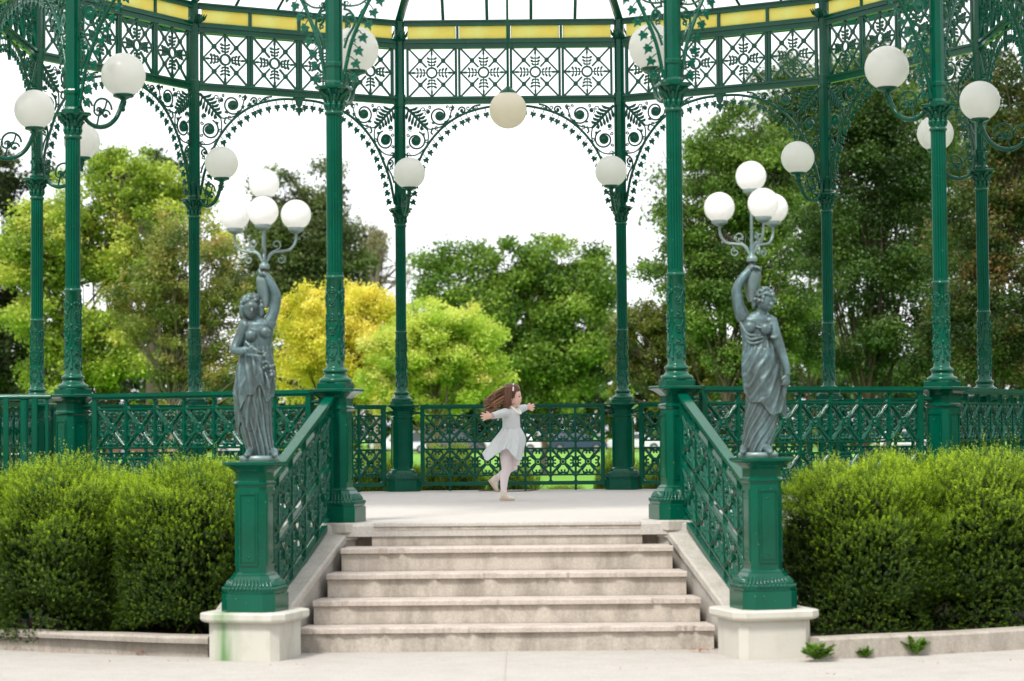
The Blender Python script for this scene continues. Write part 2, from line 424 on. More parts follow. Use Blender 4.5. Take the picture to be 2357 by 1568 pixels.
def pedestal(newel=False):
    b = MB()
    b.sect([(.205, 0, .07), (.205, .108, .07), (.198, .113, .07)], smooth=False)
    b.sect([(.196, .114, .068), (.2, .128, .068), (.2, .14, .068), (.192, .15, .066), (.178, .165, .06), (.160, .19, .054), (.148, .21, .05), (.142, .222, .05)])
    # beads and leaves on the base mould
    for f in range(4):
        M = Matrix.Rotation(f*PI/2, 4, 'Z')
        b.tf = M
        for i in range(9):
            x = -.118+.236*i/8; b.ball((x, -.2, .142), (.013, .012, .013), 6, 5)
            b.tube([(x*.96, -.186, .156), (x*.9, -.172, .178), (x*.86, -.156, .2)], [.009, .011, .004], 5)
        b.tf = M @ Matrix.Rotation(PI/4, 4, 'Z')
        for i in range(3):
            x = -.03+.03*i; b.ball((x, -.232, .142), (.012, .011, .013), 6, 5); b.tube([(x, -.218, .156), (x, -.2, .178), (x, -.186, .2)], [.009, .011, .004], 5)
    b.tf = None
    b.sect([(.138, .222, .045), (.138, .228, .045), (.128, .236, .044), (.118, .244, .042), (.118, .775, .042), (.126, .785, .044), (.134, .79, .045), (.134, .80, .045), (.122, .806, .043), (.118, .812, .042), (.118, .865, .042),
            (.126, .872, .045), (.14, .884, .05), (.165, .9, .058), (.194, .912, .066), (.198, .915, .068), (.198, .929, .068), (.193, .932, .066)])
    for f in range(4):
        b.tf = Matrix.Rotation(f*PI/2, 4, 'Z'); y = -.118
        for x0, x1, z0, z1 in ((-.07, .07, .727, .737), (-.07, .07, .283, .293), (-.07, -.062, .293, .727), (.062, .07, .293, .727)): b.box(x0, x1, y-.008, y+.002, z0, z1)
        b.box(-.048, .048, y-.005, y+.002, .306, .714)
        for z in (.335, .685): b.ball((0, y-.006, z), (.007, .005, .007), 8, 5)
    b.tf = None
    if not newel: b.sect([(.122, .931, .02), (.122, .972, .02), (.118, .976, .02)])
    return b
def shaft():
    b = MB()
    b.lathe([(.110,.976),(.114,.984),(.114,.996),(.106,1.006),(.088,1.014),(.078,1.03),(.074,1.04),(.078,1.044),(.086,1.05),(.088,1.06),(.082,1.07),(.068,1.078),(.061,1.09),(.0605,1.70),(.066,1.705),(.068,1.715),(.064,1.725),(.058,1.73)], 28)
    b.lathe([(.058,1.73),(.0575,1.75)], 28)
    b.lathe([(.0565, 1.75), (.0565, 2.86)], 96, flute=.12, nf=16, cap=False, smooth=False)
    b.lathe([(.058,2.86),(.066,2.865),(.068,2.875),(.062,2.885),(.058,2.89)], 28)
    return b
def relief():
    b = MB(); rr = .0605
    def wrap(pts, rad): return [((rr+rad*.3)*math.cos(u/rr), (rr+rad*.3)*math.sin(u/rr), z) for u, z in pts]
    for s_ in range(4):
        u0 = s_*2*PI*rr/4
        for z0, sc, mir in ((1.15, .026, 1), (1.24, .024, -1), (1.33, .028, 1), (1.43, .026, -1), (1.53, .03, 1), (1.62, .022, -1)):
            b.tube(wrap([(u0+mir*(x-u0), z) for x, z in spiral(u0, z0, sc, .004, PI*.4, 1.6*1, 20)], .006), [.006]*12+[.005]*9, 5)
            b.ball(wrap([(u0, z0)], .006)[0], .009, 6, 5)
        for z0 in (1.19, 1.38, 1.58):
            for dx in (-1, 1):
                b.tube(wrap(bez([(u0, z0-.035), (u0+dx*.02, z0-.02), (u0+dx*.032, z0+.02), (u0+dx*.02, z0+.05)], 4), .006), [.004, .006, .008, .007]*3+[.002], 5)
        u1 = u0+PI*rr/4
        b.tube(wrap(bez([(u1, 1.11), (u1+.008, 1.2), (u1-.008, 1.3), (u1+.008, 1.4), (u1-.006, 1.5), (u1, 1.68)], 5), .005), .005, 5)
        for z0 in (1.13, 1.27, 1.45, 1.6): b.ball(wrap([(u1, z0)], .006)[0], (.011, .011, .018), 6, 5)
    return b
def capital():
    b = MB()
    b.lathe([(.06, 2.89), (.058, 2.93), (.06, 2.96), (.068, 2.99), (.084, 3.02), (.1, 3.034)], 20)
    for ring_, (z0, z1, r0, r1, cnt, off) in enumerate(((2.90, 2.955, .06, .072, 10, 0), (2.955, 3.0, .063, .094, 8, .5), (2.985, 3.035, .07, .118, 8, 0))):
        for i in range(cnt):
            a = 2*PI*(i+off)/cnt; c_, s_ = math.cos(a), math.sin(a)
            pts = [(r0, z0), (r0+.006, (z0+z1)/2), (r1-.008, z1-.004), (r1, z1-.008), (r1-.002, z1-.018)]
            b.tube([(r*c_, r*s_, z) for r, z in pts], [.012, .017, .014, .01, .004], 6)
    b.sect([(.108, 3.035, .04), (.124, 3.044, .045), (.126, 3.058, .045), (.118, 3.061, .043)])
    return b
def upper_post():
    b = MB(); k = .586
    b.sect([(.066, 3.061, .0386), (.066, 3.085, .0386), (.058, 3.1, .034), (.054, 3.105, .0316), (.054, 4.88, .0316), (.07, 4.9, .041), (.07, 4.93, .041), (.056, 4.95, .0328), (.056, 5.1, .0328)])
    b.sect([(.062, 4.18, .036), (.066, 4.19, .038), (.066, 4.29, .038), (.06, 4.30, .035)])
    for z in (3.2, 4.16): b.sect([(.06, z, .035), (.063, z+.008, .036), (.063, z+.028, .036), (.06, z+.036, .035)])
    return b
def rafter_foot():
    b = MB()
    b.ball((0, .09, 4.93), (.035, .06, .05), 8, 6)
    for i in range(5):
        a = -.6+.3*i; b.tube([(a*.03, .06, 4.89), (a*.09, .11, 4.93), (a*.1, .15, 4.97)], [.012, .016, .004], 5)
    return b
def slim(b, k, lim=0): b.v = [(x*k, y*k, z) for x, y, z in b.v]; return b
_pd, _cp2, _up2 = pedestal, capital, upper_post
pedestal = lambda nw=False: slim(_pd(nw), .87); upper_post = lambda: slim(_up2(), .93); capital = lambda: slim(_cp2(), .93)
P_ped, P_sh, P_rel, P_cap, P_up, P_rf = (f().data(n_, PAINT) for f, n_ in ((pedestal, 'pedestal'), (shaft, 'shaft'), (relief, 'scroll_relief'), (capital, 'capital'), (upper_post, 'upper_post'), (rafter_foot, 'rafter_foot')))
def O(name, data, parent, loc=(0,0,0), rz=0):
    o = bpy.data.objects.new(name, data); C.objects.link(o); o.parent = parent; o.location = loc; o.rotation_euler = (0, 0, rz); return o
for k in range(12):
    a = PI/12+k*PI/6; x, y = pol(R, a)
    c = empty('column', (x, y, 0), a, bs)
    for n_, d in (('pedestal', P_ped), ('shaft', P_sh), ('scroll_relief', P_rel), ('capital', P_cap), ('upper_post', P_up), ('rafter_foot', P_rf)): O(n_, d, c)

AP = R*math.cos(PI/12); HB = R*math.sin(PI/12)     # apothem, half bay
# --- frieze beams
def beams():
    b = MB(); L = HB-.05
    for z0, z1 in ((4.195, 4.275), (4.80, 4.88), (5.05, 5.11)):
        h = z1-z0
        b.box(-L, L, -.025, .025, z0, z0+h*.25); b.box(-L, L, -.015, .015, z0+h*.25, z1-h*.3); b.box(-L, L, -.032, .032, z1-h*.3, z1)
    b.box(-L, L, -.02, .02, 4.88, 4.906)
    return b
def lattice():
    b = MB(); s_ = .265; y0, y1 = -.01, .01        # half size incl. frame
    for x0, x1, z0, z1 in ((-s_-.012, -s_+.016, 0, 0), (s_-.016, s_+.012, 0, 0)):
        b.box(x0, x1, -.016, .016, -.2625, .2625)
    h = s_-.016; v = .2625; w_ = .019
    for a, c in (((-h, -v), (h, v)), ((-h, v), (h, -v))): b.strip([a, (a[0]*.22, a[1]*.22)], w_, y0, y1); b.strip([(c[0]*.22, c[1]*.22), c], w_, y0, y1)
    D = [(0, v), (h, 0), (0, -v), (-h, 0)]
    for i in range(4): b.strip([D[i], D[(i+1) % 4]], w_*.9, y0+.002, y1-.002)
    b.ringf(0, 0, .054, .020, y0-.003, y1+.003, 22)
    for sx in (-1, 1):
        for sz in (-1, 1): b.ringf(sx*h/2, sz*v/2, .019, .014, y0-.003, y1+.003, 12)
    for q in range(4):
        a = q*PI/2; ca, sa = math.cos(a), math.sin(a); f = (h if q % 2 else v)
        rot = lambda x, z: (x*ca-z*sa, x*sa+z*ca)
        b.strip([rot(0, .058), rot(0, f-.06)], .012, y0, y1)
        b.poly([rot(*p_) for p_ in ((0, f-.088), (.012, f-.06), (.011, f-.035), (.004, f-.012), (0, f), (-.004, f-.012), (-.011, f-.035), (-.012, f-.06))], y0, y1)
        for z0, l in ((.082, .040), (.116, .050), (.152, .054)):
            for m_ in (-1, 1):
                pts = [(0, z0-.006), (m_*l*.45, z0-.010), (m_*l*.8, z0-.008), (m_*l*1.02, z0+.003), (m_*l*1.06, z0+.015), (m_*l*.85, z0+.020), (m_*l*.6, z0+.014), (m_*l*.35, z0+.004), (0, z0+.006)]
                b.poly([rot(*p_) for p_ in pts], y0, y1)
    return b
def leafpts(cx, cz, s_, ang):
    base_ = [(0, .12), (.22, .3), (.5, .22), (.4, -.05), (.55, -.3), (.22, -.35), (0, -.9), (-.22, -.35), (-.55, -.3), (-.4, -.05), (-.5, .22), (-.22, .3)]
    c_, s2 = math.cos(ang), math.sin(ang)
    return [(cx+s_*(x*c_-z*s2), cz+s_*(x*s2+z*c_)) for x, z in base_]
def spandrel(sg):
    """filigree arch bracket; u grows from column to mid bay, v down from the beam"""
    b = MB(); Z = 4.195; F = lambda u, v: (sg*(u-HB), Z-v); y0, y1 = -.01, .01
    arch = bez([(HB+.0, .02), (.95, .037), (.68, .115), (.46, .26), (.29, .46), (.18, .68), (.12, .84), (.088, .98), (.066, 1.09)], 8)
    A = [F(u, v) for u, v in arch]
    b.tube([(x, 0, z) for x, z in A], .0145, 6)
    b.strip([F(.057, .0), F(.057, 1.1)], .012, y0, y1)
    # hanging ivy
    L = 0; nxt = .07
    for i in range(1, len(A)):
        d = math.hypot(A[i][0]-A[i-1][0], A[i][1]-A[i-1][1]); L += d
        if L >= nxt:
            nxt += .098
            t = i/len(A); ox = -sg*(-.012-.03*t)*1; x, z = A[i]
            hx, hz = x+sg*(.018+.04*t), z-.056+.024*t
            b.tube([(p_[0], 0, p_[1]) for p_ in bez([(x, z), (x+sg*.02*(.4+t), z-.012), (hx, hz)], 4)], .0042, 5)
            b.poly(leafpts(hx, hz-.016, .064, sg*(.2+.5*t)*rnd.uniform(.6, 1.2)), -.009, .009)
            b.ball((hx, 0, hz-.014), (.014, .016, .012), 6, 5)
    def S_(pts, w_=.0098): b.tube([(F(u, v)[0], 0, F(u, v)[1]) for u, v in pts], w_, 5)
    def Dk(u, v, r): x, z = F(u, v); b.disc(x, z, r, -.014, .014, 12); b.ball((x, 0, z), (r*.7, .024, r*.7), 10, 6)
    # palm leaf from the corner
    S_(bez([(.065, .03), (.15, .11), (.24, .21), (.30, .27)], 6), .0165)
    for i in range(6):
        t = .12+.13*i; bx, bv = .065+.235*t, .03+.24*t
        for m_ in (-1, 1):
            l = .075+.055*math.sin(PI*min(1, t+.25)); ex, ev = bx+(-.2*l if m_ < 0 else l*.85), bv+(.85*l-0 if m_ < 0 else -.25*l)
            if m_ < 0: ex = max(ex, .072)
            else: ev = max(ev, .012)
            S_(bez([(bx, bv), ((bx+ex)/2+(.012 if m_ > 0 else -.004), (bv+ev)/2+.012), (ex, ev)], 4), [.006, .009, .012, .015, .017, .017, .014, .009, .004][:9])
    # large scrolls
    S_(spiral(.43, .125, .105, .06, PI*.15, .95, 22)); S_(spiral(.43, .125, .06, .02, PI*.15+PI*1.9, .6, 14)); Dk(.435, .13, .052)
    S_(spiral(.175, .40, .105, .06, -PI*.4, .95, 22)); S_(spiral(.175, .40, .06, .02, PI*1.5, .6, 14)); Dk(.175, .40, .052)
    S_(bez([(.30, .27), (.36, .27), (.46, .24), (.53, .17), (.56, .08), (.58, .02)], 5), .008)
    S_(bez([(.30, .27), (.31, .36), (.285, .46), (.20, .54), (.12, .56), (.07, .55)], 5), .008)
    S_(spiral(.68, .07, .042, .008, PI, 1.3, 18)); S_(spiral(.56, .045, .03, .006, 0, 1.2, 14), .005); S_(bez([(.60, .12), (.64, .12), (.72, .1), (.80, .03), (.88, .012)], 5))
    S_(spiral(.12, .64, .042, .008, PI*.5, 1.3, 18)); S_(spiral(.095, .54, .026, .006, 0, 1.2, 14), .005); S_(bez([(.07, .58), (.12, .60), (.15, .68), (.10, .78), (.075, .86)], 5))
    S_(spiral(.84, .045, .022, .005, 0, 1.2, 12), .005); S_(spiral(.085, .80, .016, .005, 0, 1.2, 12), .004)
    Dk(.68, .07, .012); Dk(.12, .64, .013); Dk(.305, .085, .02); Dk(.115, .26, .02)
    S_(spiral(.305, .085, .035, .02, 2, .8, 12), .005); S_(spiral(.115, .26, .035, .02, 1, .8, 12), .005)
    for u, v in ((.575, .02), (.575, .05), (.56, .035), (.59, .035), (.065, .55), (.08, .535), (.08, .565), (.5, .215), (.25, .5)): Dk(u, v, .009)
    for (cu, cv, r0, a0, t_) in ((.255, .06, .03, 2.5, 1.1), (.205, .135, .022, .5, 1.1), (.40, .26, .026, 1.0, 1.1), (.29, .40, .022, 3.0, -1.1), (.50, .285-.09, .02, 0, 1.1), (.62, .155-.02, .018, 2, 1.0), (.745, .045, .026, 0, 1.1), (.16, .74, .016, 2, 1.1), (.1, .70, .02, 1, -1.1), (.245, .27, .02, 2, 1.1), (.33, .03, .018, 1, 1.1), (.09, .335, .02, 0, 1.1), (.09, .465, .018, 2, 1.1), (.52, .03, .016, 2, 1)): S_(spiral(cu, cv, r0, .005, a0, t_, 12), .0065)
    for (cu, cv, an) in ((.36, .20, .6), (.55, .135, .2), (.255, .33, 2.2), (.20, .60, 1.0), (.14, .80, .6), (.63, .1, -.3), (.80, .075-.03, .3)): x, z = F(cu, cv); b.poly(leafpts(x, z, .034, sg*an), -.011, .011)
    S_(bez([(.36, .255), (.34, .31), (.36, .33)], 4)); S_(bez([(.53, .17), (.56, .19), (.59, .16)], 4), .005); S_(bez([(.22, .53), (.24, .56), (.22, .6)], 4), .005)
    return b
def pendant():
    b = MB(); Z = 4.195
    b.poly([(-.07, Z), (.07, Z), (.04, Z-.03), (.03, Z-.08), (.015, Z-.10), (-.015, Z-.10), (-.03, Z-.08), (-.04, Z-.03)], -.014, .014)
    b.poly(leafpts(0, Z-.13, .075, 0), -.014, .014)
    for s_ in (-1, 1): b.tube([(p_[0], 0, p_[1]) for p_ in bez([(0, Z-.12), (s_*.04, Z-.13), (s_*.06, Z-.11), (s_*.05, Z-.09)], 4)], .007, 5)
    b.ball((0, 0, Z-.12), (.02, .025, .03), 8, 6); return b
D_beam = beams().data('frieze_beam', PAINT); D_lat = lattice().data('lattice_panel', PAINT)
D_sp = [spandrel(1).data('arch_bracket', PAINT), spandrel(-1).data('arch_bracket', PAINT)]; D_pen = pendant().data('pendant_drop', PAINT)
ab = MB()
for x in (-.5625*2+.0, -.5625, 0, .5625, .5625*2): 
    if abs(x) < 1.1: ab.box(x-.014, x+.014, -.018, .018, 4.906, 5.05)
D_ab = ab.data('glazing_bar', PAINT); ap_ = MB(); ap_.box(-.262, .262, -.003, .003, 4.91, 5.046); D_ap = ap_.data('amber_pane', AMBER)
for k in range(12):
    a = k*PI/6; x, y = pol(AP, a)
    f = O('frieze', D_beam, bs, (x, y, 0), a)
    for i in range(4): O('lattice_panel', D_lat, f, (-.84375+.5625*i, 0, 4.5375))
    g = O('clerestory_band', D_ab, bs, (x, y, 0), a)
    for i in range(4): O('amber_pane', D_ap, g, (-.84375+.5625*i, 0, 0))
    O('arch_bracket', D_sp[0], bs, (x, y, 0), a); O('arch_bracket', D_sp[1], bs, (x, y, 0), a); O('pendant_drop', D_pen, bs, (x, y, 0), a)
# --- roof: one glazed slope per bay, hips, rafters, and an eave outside
ZR, ZA = 5.11, 7.55; roof = empty('roof', (0, 0, 0), 0, bs)
sl_ = (ZA-ZR)/AP
for k in range(12):
    a = k*PI/6; b = MB(); M = Matrix.Rotation(a, 4, 'Z'); b.tf = M
    b.add([(-HB, -AP, ZR+.03), (HB, -AP, ZR+.03), (.03, -.1, ZA-.05+.03), (-.03, -.1, ZA-.05+.03)], [(0,1,2,3)])
    b.build('roof_pane', SKYGLASS, roof)
    b = MB(); b.tf = M
    for i in range(4):
        x = -HB+HB*2*(i+1)/5; t = 1-abs(x)/HB   # rafters run square to the eave and stop at the hips
        y1 = -AP*(1-t); b.tube([(x, -AP, ZR+.01), (x, y1, ZR+.01+(AP+y1)*sl_)], .017, 4, False)
    for t in (.33, .66): b.tube([(-HB*(1-t), -AP*(1-t), ZR+.01+AP*t*sl_), (HB*(1-t), -AP*(1-t), ZR+.01+AP*t*sl_)], .014, 4, False)
    b.build('rafter_set', PAINT, roof)
    b = MB(); b.tf = Matrix.Rotation(a+PI/12, 4, 'Z')
    b.tube([(0, -R, ZR), (0, -.15, ZA-.03)], .045, 4, False); b.tube([(0, -R+.02, ZR-.02), (0, -R*.5, 6.05), (0, -.1, 6.2)], .008, 5)
    b.build('hip_rafter', PAINT, roof)
    b = MB(); b.tf = M; e = .55; rr = (AP+e)/AP
    b.loft([[(-HB*q, -AP*q, z+o) for q, z in ((1, ZR), (rr, ZR-e*sl_*.6))]+[(HB*q, -AP*q, z+o) for q, z in ((rr, ZR-e*sl_*.6), (1, ZR))] for o in (.030, .036)], True, False)
    b = MB(); b.tf = M
    for i in range(6):
        x = -HB+HB*2*i/5*(1 if 0 < i < 5 else 1); b.tube([(x, -AP, ZR+.01), (x*rr, -AP*rr, ZR-e*sl_*.6+.01)], .011, 4, False)
    b.box(-HB*rr, HB*rr, -AP-e-.03, -AP-e, ZR-e*sl_*.6-.04, ZR-e*sl_*.6+.07)
    b.build('eave', PAINT, roof)
b = MB(); b.lathe([(.02, ZA-.25), (.12, ZA-.15), (.16, ZA-.05), (.16, ZA+.1), (.05, ZA+.4), (.01, ZA+.8)], 16); b.build('finial', PAINT, roof)

# ================================================================== GLOBE LAMPS
def lamp(i, label):
    a = PI/12+i*PI/6; x, y = pol(R, a)
    o = empty('globe_lamp', (x, y, 3.2), a); tag(o, label, 'lamp', 'globe lamps on the bandstand columns'); return o
def arm_mesh():
    b = MB(); z = 3.2
    b.tube([(0, y, q-z) for y, q in bez([(.058, 3.21), (.075, 3.10), (.125, 3.015), (.215, 2.975), (.31, 2.99), (.385, 3.045), (.43, 3.12), (.455, 3.175)], 5)], [.013]*6+[.017]*8+[.019]*18+[.022]*4, 8)
    sp_ = lambda cy, cz, r0, r1, a0, t, n=18, w_=.008: b.tube([(0, p_[0], p_[1]-z) for p_ in spiral(cy, cz, r0, r1, a0, t, n)], w_, 6)
    sp_(.27, 3.115, .085, .075, 0, .55, 16, .009); sp_(.235, 3.10, .045, .012, PI, 1.1); sp_(.30, 3.075, .04, .012, 0, 1.0)
    b.tube([(0, p_[0], p_[1]-z) for p_ in bez([(.18, 3.13), (.15, 3.17), (.11, 3.16), (.09, 3.19)], 4)], .009, 5)
    b.tube([(0, p_[0], p_[1]-z) for p_ in bez([(.22, 2.985), (.235, 3.05), (.25, 3.1), (.29, 3.12), (.31, 3.18)], 4)], .008, 5)
    for y, q, r in ((.09, 3.19, .014), (.25, 3.1, .02), (.3, 3.07, .014), (.365, 3.03, .018), (.46, 3.13, .02), (.105, 3.16, .012)): b.ball((0, y, q-z), (r*.8, r, r), 8, 6)
    for s_ in (-1, 1): b.tube([(0, .44, -.07), (s_*.02, .455, -.05), (s_*.04, .46, -.03)], [.012, .012, .004], 5)
    b.box(-.03, .03, .05, .066, -.05, .05)
    return b
def socket_mesh():
    b = MB(); b.tf = Matrix.Translation((0, .464, 0))
    b.lathe([(.02, -.03), (.026, -.01), (.02, 0), (.03, .008), (.05, .018), (.072, .024), (.08, .03), (.08, .048), (.07, .05)], 20); return b
def globe_mesh(r, zc, neck):
    b = MB(); n = 16; prof = [(neck, -math.sqrt(r*r-neck*neck))]
    a0 = math.asin(neck/r)
    for i in range(1, n+1):
        a = a0+(PI-a0)*i/n; prof.append((max(r*math.sin(a), .0015), -r*math.cos(a)))
    b.lathe([(q, z+zc) for q, z in prof], 40, cap=False); return b
D_arm, D_soc = arm_mesh().data('scroll_arm', PAINT), socket_mesh().data('socket', PAINT)
gm = globe_mesh(.17, 0, .066).data('globe', GLOBE)
LL = ['white globe lamp beside the column right of the steps, behind iron ivy',
      'large white globe lamp just left of the near column at the far right',
      'white globe lamp nearest the right edge of the photo',
      'white globe lamp partly hidden behind the near column at the far right',
      'white globe lamp to the upper right of the right hand statue lamps',
      'white globe lamp on the rear column right of the hanging globe',
      'white globe lamp on the rear column left of the hanging globe',
      'white globe lamp to the upper left of the left hand statue lamps',
      'white globe lamp partly hidden behind the near column at the far left',
      'white globe lamp nearest the left edge of the photo',
      'large white globe lamp just right of the near column at the far left',
      'white globe lamp on the column at the left of the steps, behind iron ivy']
for i in range(12):
    o = lamp(i, LL[i]); O('scroll_arm', D_arm, o); O('socket', D_soc, o); O('globe', gm, o, (0, .464, .196))
hl = empty('hanging_lamp', (.006, 0, 3.507)); tag(hl, 'stained cream globe hanging on a long rod in the middle of the bandstand', 'lamp')
b = MB(); b.lathe([(.075, .128), (.082, .135), (.082, .15), (.06, .175), (.03, .195), (.016, .21)], 20); b.build('fitter', PAINT, hl)
b = MB(); b.tube([(0, 0, .2), (0, 0, 3.95)], .011, 8); b.tube([(.03, 0, .17), (.03, 0, .6)], .003, 4); b.build('rod', PAINT, hl)
g_ = globe_mesh(.168, 0, .07); g_.v = [(x, y, -z) for x, y, z in g_.v]; g_.f = [f[::-1] for f in g_.f]; g_.build('globe', GLOBEH, hl)

# ================================================================== RAILINGS
PW = .995
def rail_meshes(half, cells, shear=0.0, zmin=.0):
    """frame mesh and scroll mesh of one cell, standard heights"""
    sh = lambda x: x*shear
    fr = MB(); fw_ = .045; pitch = (2*half-2*fw_)/cells
    def bar(x0, x1, y0, y1, z0, z1): fr.add([(x0,y0,z0+sh(x0)),(x1,y0,z0+sh(x1)),(x1,y1,z0+sh(x1)),(x0,y1,z0+sh(x0)),(x0,y0,z1+sh(x0)),(x1,y0,z1+sh(x1)),(x1,y1,z1+sh(x1)),(x0,y1,z1+sh(x0))],
                     [(0,3,2,1),(4,5,6,7),(0,1,5,4),(1,2,6,5),(2,3,7,6),(3,0,4,7)], False)
    bar(-half, half, -.035, .035, .905, .932); bar(-half, half, -.024, .024, .886, .905)
    bar(-half, half, -.022, .022, .057, .098)
    for x0, x1 in ((-half, -half+fw_), (half-fw_, half)): bar(x0, x1, -.0215, .0215, .098, .886)
    for z0, z1 in ((.804, .822), (.52, .538), (.439, .459), (.156, .174)):
        bar(-half+fw_, half-fw_, -.014, .014, z0, z1); bar(-half+fw_, half-fw_, -.019, .019, z0+.005, z1-.005)
    for i in range(1, cells):
        x = -half+fw_+pitch*i; bar(x-.012, x+.012, -.0135, .0135, .098, .886); bar(x-.005, x+.005, -.0185, .0185, .098, .886)
    for i in (1, cells//2, cells-1):
        x = -half+fw_+pitch*i; bar(x-.012, x+.012, -.012, .012, -.0, .057) if not shear else bar(x-.012, x+.012, -.012, .012, .0, .057)
    # rounded corners of the slot openings
    for i in range(cells):
        xa, xb = -half+fw_+pitch*i+(.012 if i else 0), -half+fw_+pitch*(i+1)-(.012 if i < cells-1 else 0)
        for za, zb in ((.822, .886), (.459, .52), (.098, .156)):
            for x, sx in ((xa, 1), (xb, -1)):
                for z, sz in ((za, 1), (zb, -1)):
                    q = [(x, z), (x+sx*.016, z), (x+sx*.005, z+sz*.005), (x, z+sz*.016)]
                    fr.poly([(u, v+sh(u)) for u, v in q], -.012, .012)
    return fr, pitch
def motif(shear, pitch):
    b = MB(); hw, hh = pitch/2-.012, .133
    fz = lambda x, z: z+x*shear
    def tb(pts, w_, n=6): b.tube([(x, -.004, fz(x, z)) for x, z in pts], w_, n)
    b.tf = None
    b.ringf(0, 0, .030, .018, -.022, .018, 16); b.ball((0, -.014, 0), (.018, .014, .018), 10, 6)
    for sx in (-1, 1):
        for sz in (-1, 1):
            tb([(sx*.022, sz*.022), (sx*.05, sz*.05), (sx*hw*.7, sz*hh*.7), (sx*hw*.97, sz*hh*.97)], [.010, .011, .0155, .020])
            # flute on the arm
            b.tube([(sx*.04, -.015, fz(sx*.04, sz*.04)), (sx*hw*.9, -.02, fz(sx*hw*.9, sz*hh*.9))], [.003, .006], 5)
    for q in range(4):
        a = q*PI/2; ca, sa = math.cos(a), math.sin(a); e = hh if q % 2 == 0 else hw
        rot = lambda x, z: (x*ca-z*sa, x*sa+z*ca)
        for m_ in (-1, 1):
            tb([rot(m_*x, z) for x, z in bez([(.014, .026), (.03, .05), (.052, .072), (.06, .094), (.046, e-.018), (.024, e-.014), (.012, e-.028), (.018, e-.042)], 4)], [.006]*6+[.009]*8+[.0115]*10+[.008]*5)
            tb([rot(m_*x, z) for x, z in bez([(.046, e-.018), (.05, e-.004), (.03, e-.002), (.0, e-.018)], 4)], .0075)
            b.ball((rot(m_*.018, e-.04)[0], -.006, fz(*rot(m_*.018, e-.04))), .0115, 6, 5)
        p_ = rot(0, e-.016); b.ball((p_[0], -.008, fz(*p_)), .010, 6, 5)
    return b
fr7, pitch7 = rail_meshes(PW, 7); D_fr7 = fr7.data('rail_frame', PAINT); D_mo = motif(0, pitch7).data('scroll_panel', PAINT)
br = MB(); br.tube([(PW-.0, 0, .845), (PW+.09, 0, .845)], [.011, .022], 8); D_br = br.data('rail_bracket', PAINT)
RL = {1: 'ornate green railing right of the steps, behind the right hand bronze statue',
      2: 'ornate green railing at the right edge, running back from the near right column',
      3: 'steeply foreshortened green railing at the far right edge between two outer columns',
      4: 'ornate green railing at the rear right, seen through the right front railing',
      5: 'ornate green railing just right of the rear pair of columns',
      6: 'ornate green railing at the centre rear, directly behind the dancing girl',
      7: 'ornate green railing just left of the rear pair of columns',
      8: 'ornate green railing at the rear left, seen through the left front railing',
      9: 'ornate foreshortened green railing at the far left behind the plain handrail',
      11: 'ornate green railing left of the steps, behind the left hand bronze statue'}
for k, lb in RL.items():
    a = k*PI/6; x, y = pol(AP, a)
    o = empty('railing', (x, y, 0), a); tag(o, lb, 'railing', 'railings between the bandstand columns')
    O('rail_frame', D_fr7, o); O('rail_bracket', D_br, o); O('rail_bracket', D_br, o, (0, 0, 0), PI)
    for i in range(7):
        for z in (.671, .3065): O('scroll_panel', D_mo, o, (-PW+.045+pitch7*(i+.5), 0, z))
NEW = {-1: (-1.572, -6.15), 1: (1.598, -6.28)}
for sg in (-1, 1):
    A, B = Vector(pol(R, sg*PI/12)), Vector(NEW[sg]); d = B-A; L = d.length; u = d/L
    p0, p1 = A+u*.125, B-u*.10; mid = (p0+p1)/2; half = (p1-p0).length/2; ang = math.atan2(d.y, d.x)
    shv = -.405*(1 if True else 1)
    fr, pt = rail_meshes(half, 5, shv); zmid = .934-.405*(.125+half)-.932
    o = empty('stair_railing', (mid.x, mid.y, zmid), ang)
    tag(o, 'sloping ornate green stair railing on the %s of the steps' % ('left' if sg < 0 else 'right'), 'railing', 'railings beside the steps')
    fr.build('rail_frame', PAINT, o); mo = motif(shv, pt).data('scroll_panel', PAINT)
    for i in range(5):
        for z in (.671, .3065):
            x = -half+.045+pt*(i+.5); q = O('scroll_panel', mo, o, (x, 0, z+x*shv))
            if sg < 0: q.scale = (1, -1, 1)

# plain handrail of the side ramp at the far left
hr = empty('handrail', (-3.9, -3.4, G)); tag(hr, 'plain green tube handrail with square posts at the left edge behind the hedge', 'handrail')
e0 = at(106, 914, -3.9); zt = e0[2]
xs = [at(x, 950, -3.9)[0]+3.9 for x in (-70, 14, 80, 108)]
b = MB(); b.tube([(xs[0]-.3, -.5, zt-G), (xs[-1]+.03, -.5, zt-G)], .022, 8); b.build('top_rail', PAINT, hr)
for i, x in enumerate(xs):
    b = MB(); 
    if i == 3: b.box(x-.01, x+.01, -.51, -.49, 0, zt-G-.01)
    else: b.box(x-.018, x+.018, -.518, -.482, 0, zt-G-.01)
    b.build('post', PAINT, hr)
xx = at(56, 950, -3.9)[0]+3.9
b = MB(); b.lathe([(.035, 0), (.035, .95), (.03, .98), (.038, .99), (.038, 1.01), (.028, 1.03), (.028, 1.12), (.036, 1.14), (.03, 1.16), (.03, zt-G-.02)], 12, xx, -.5); b.build('newel_post', PAINT, hr)

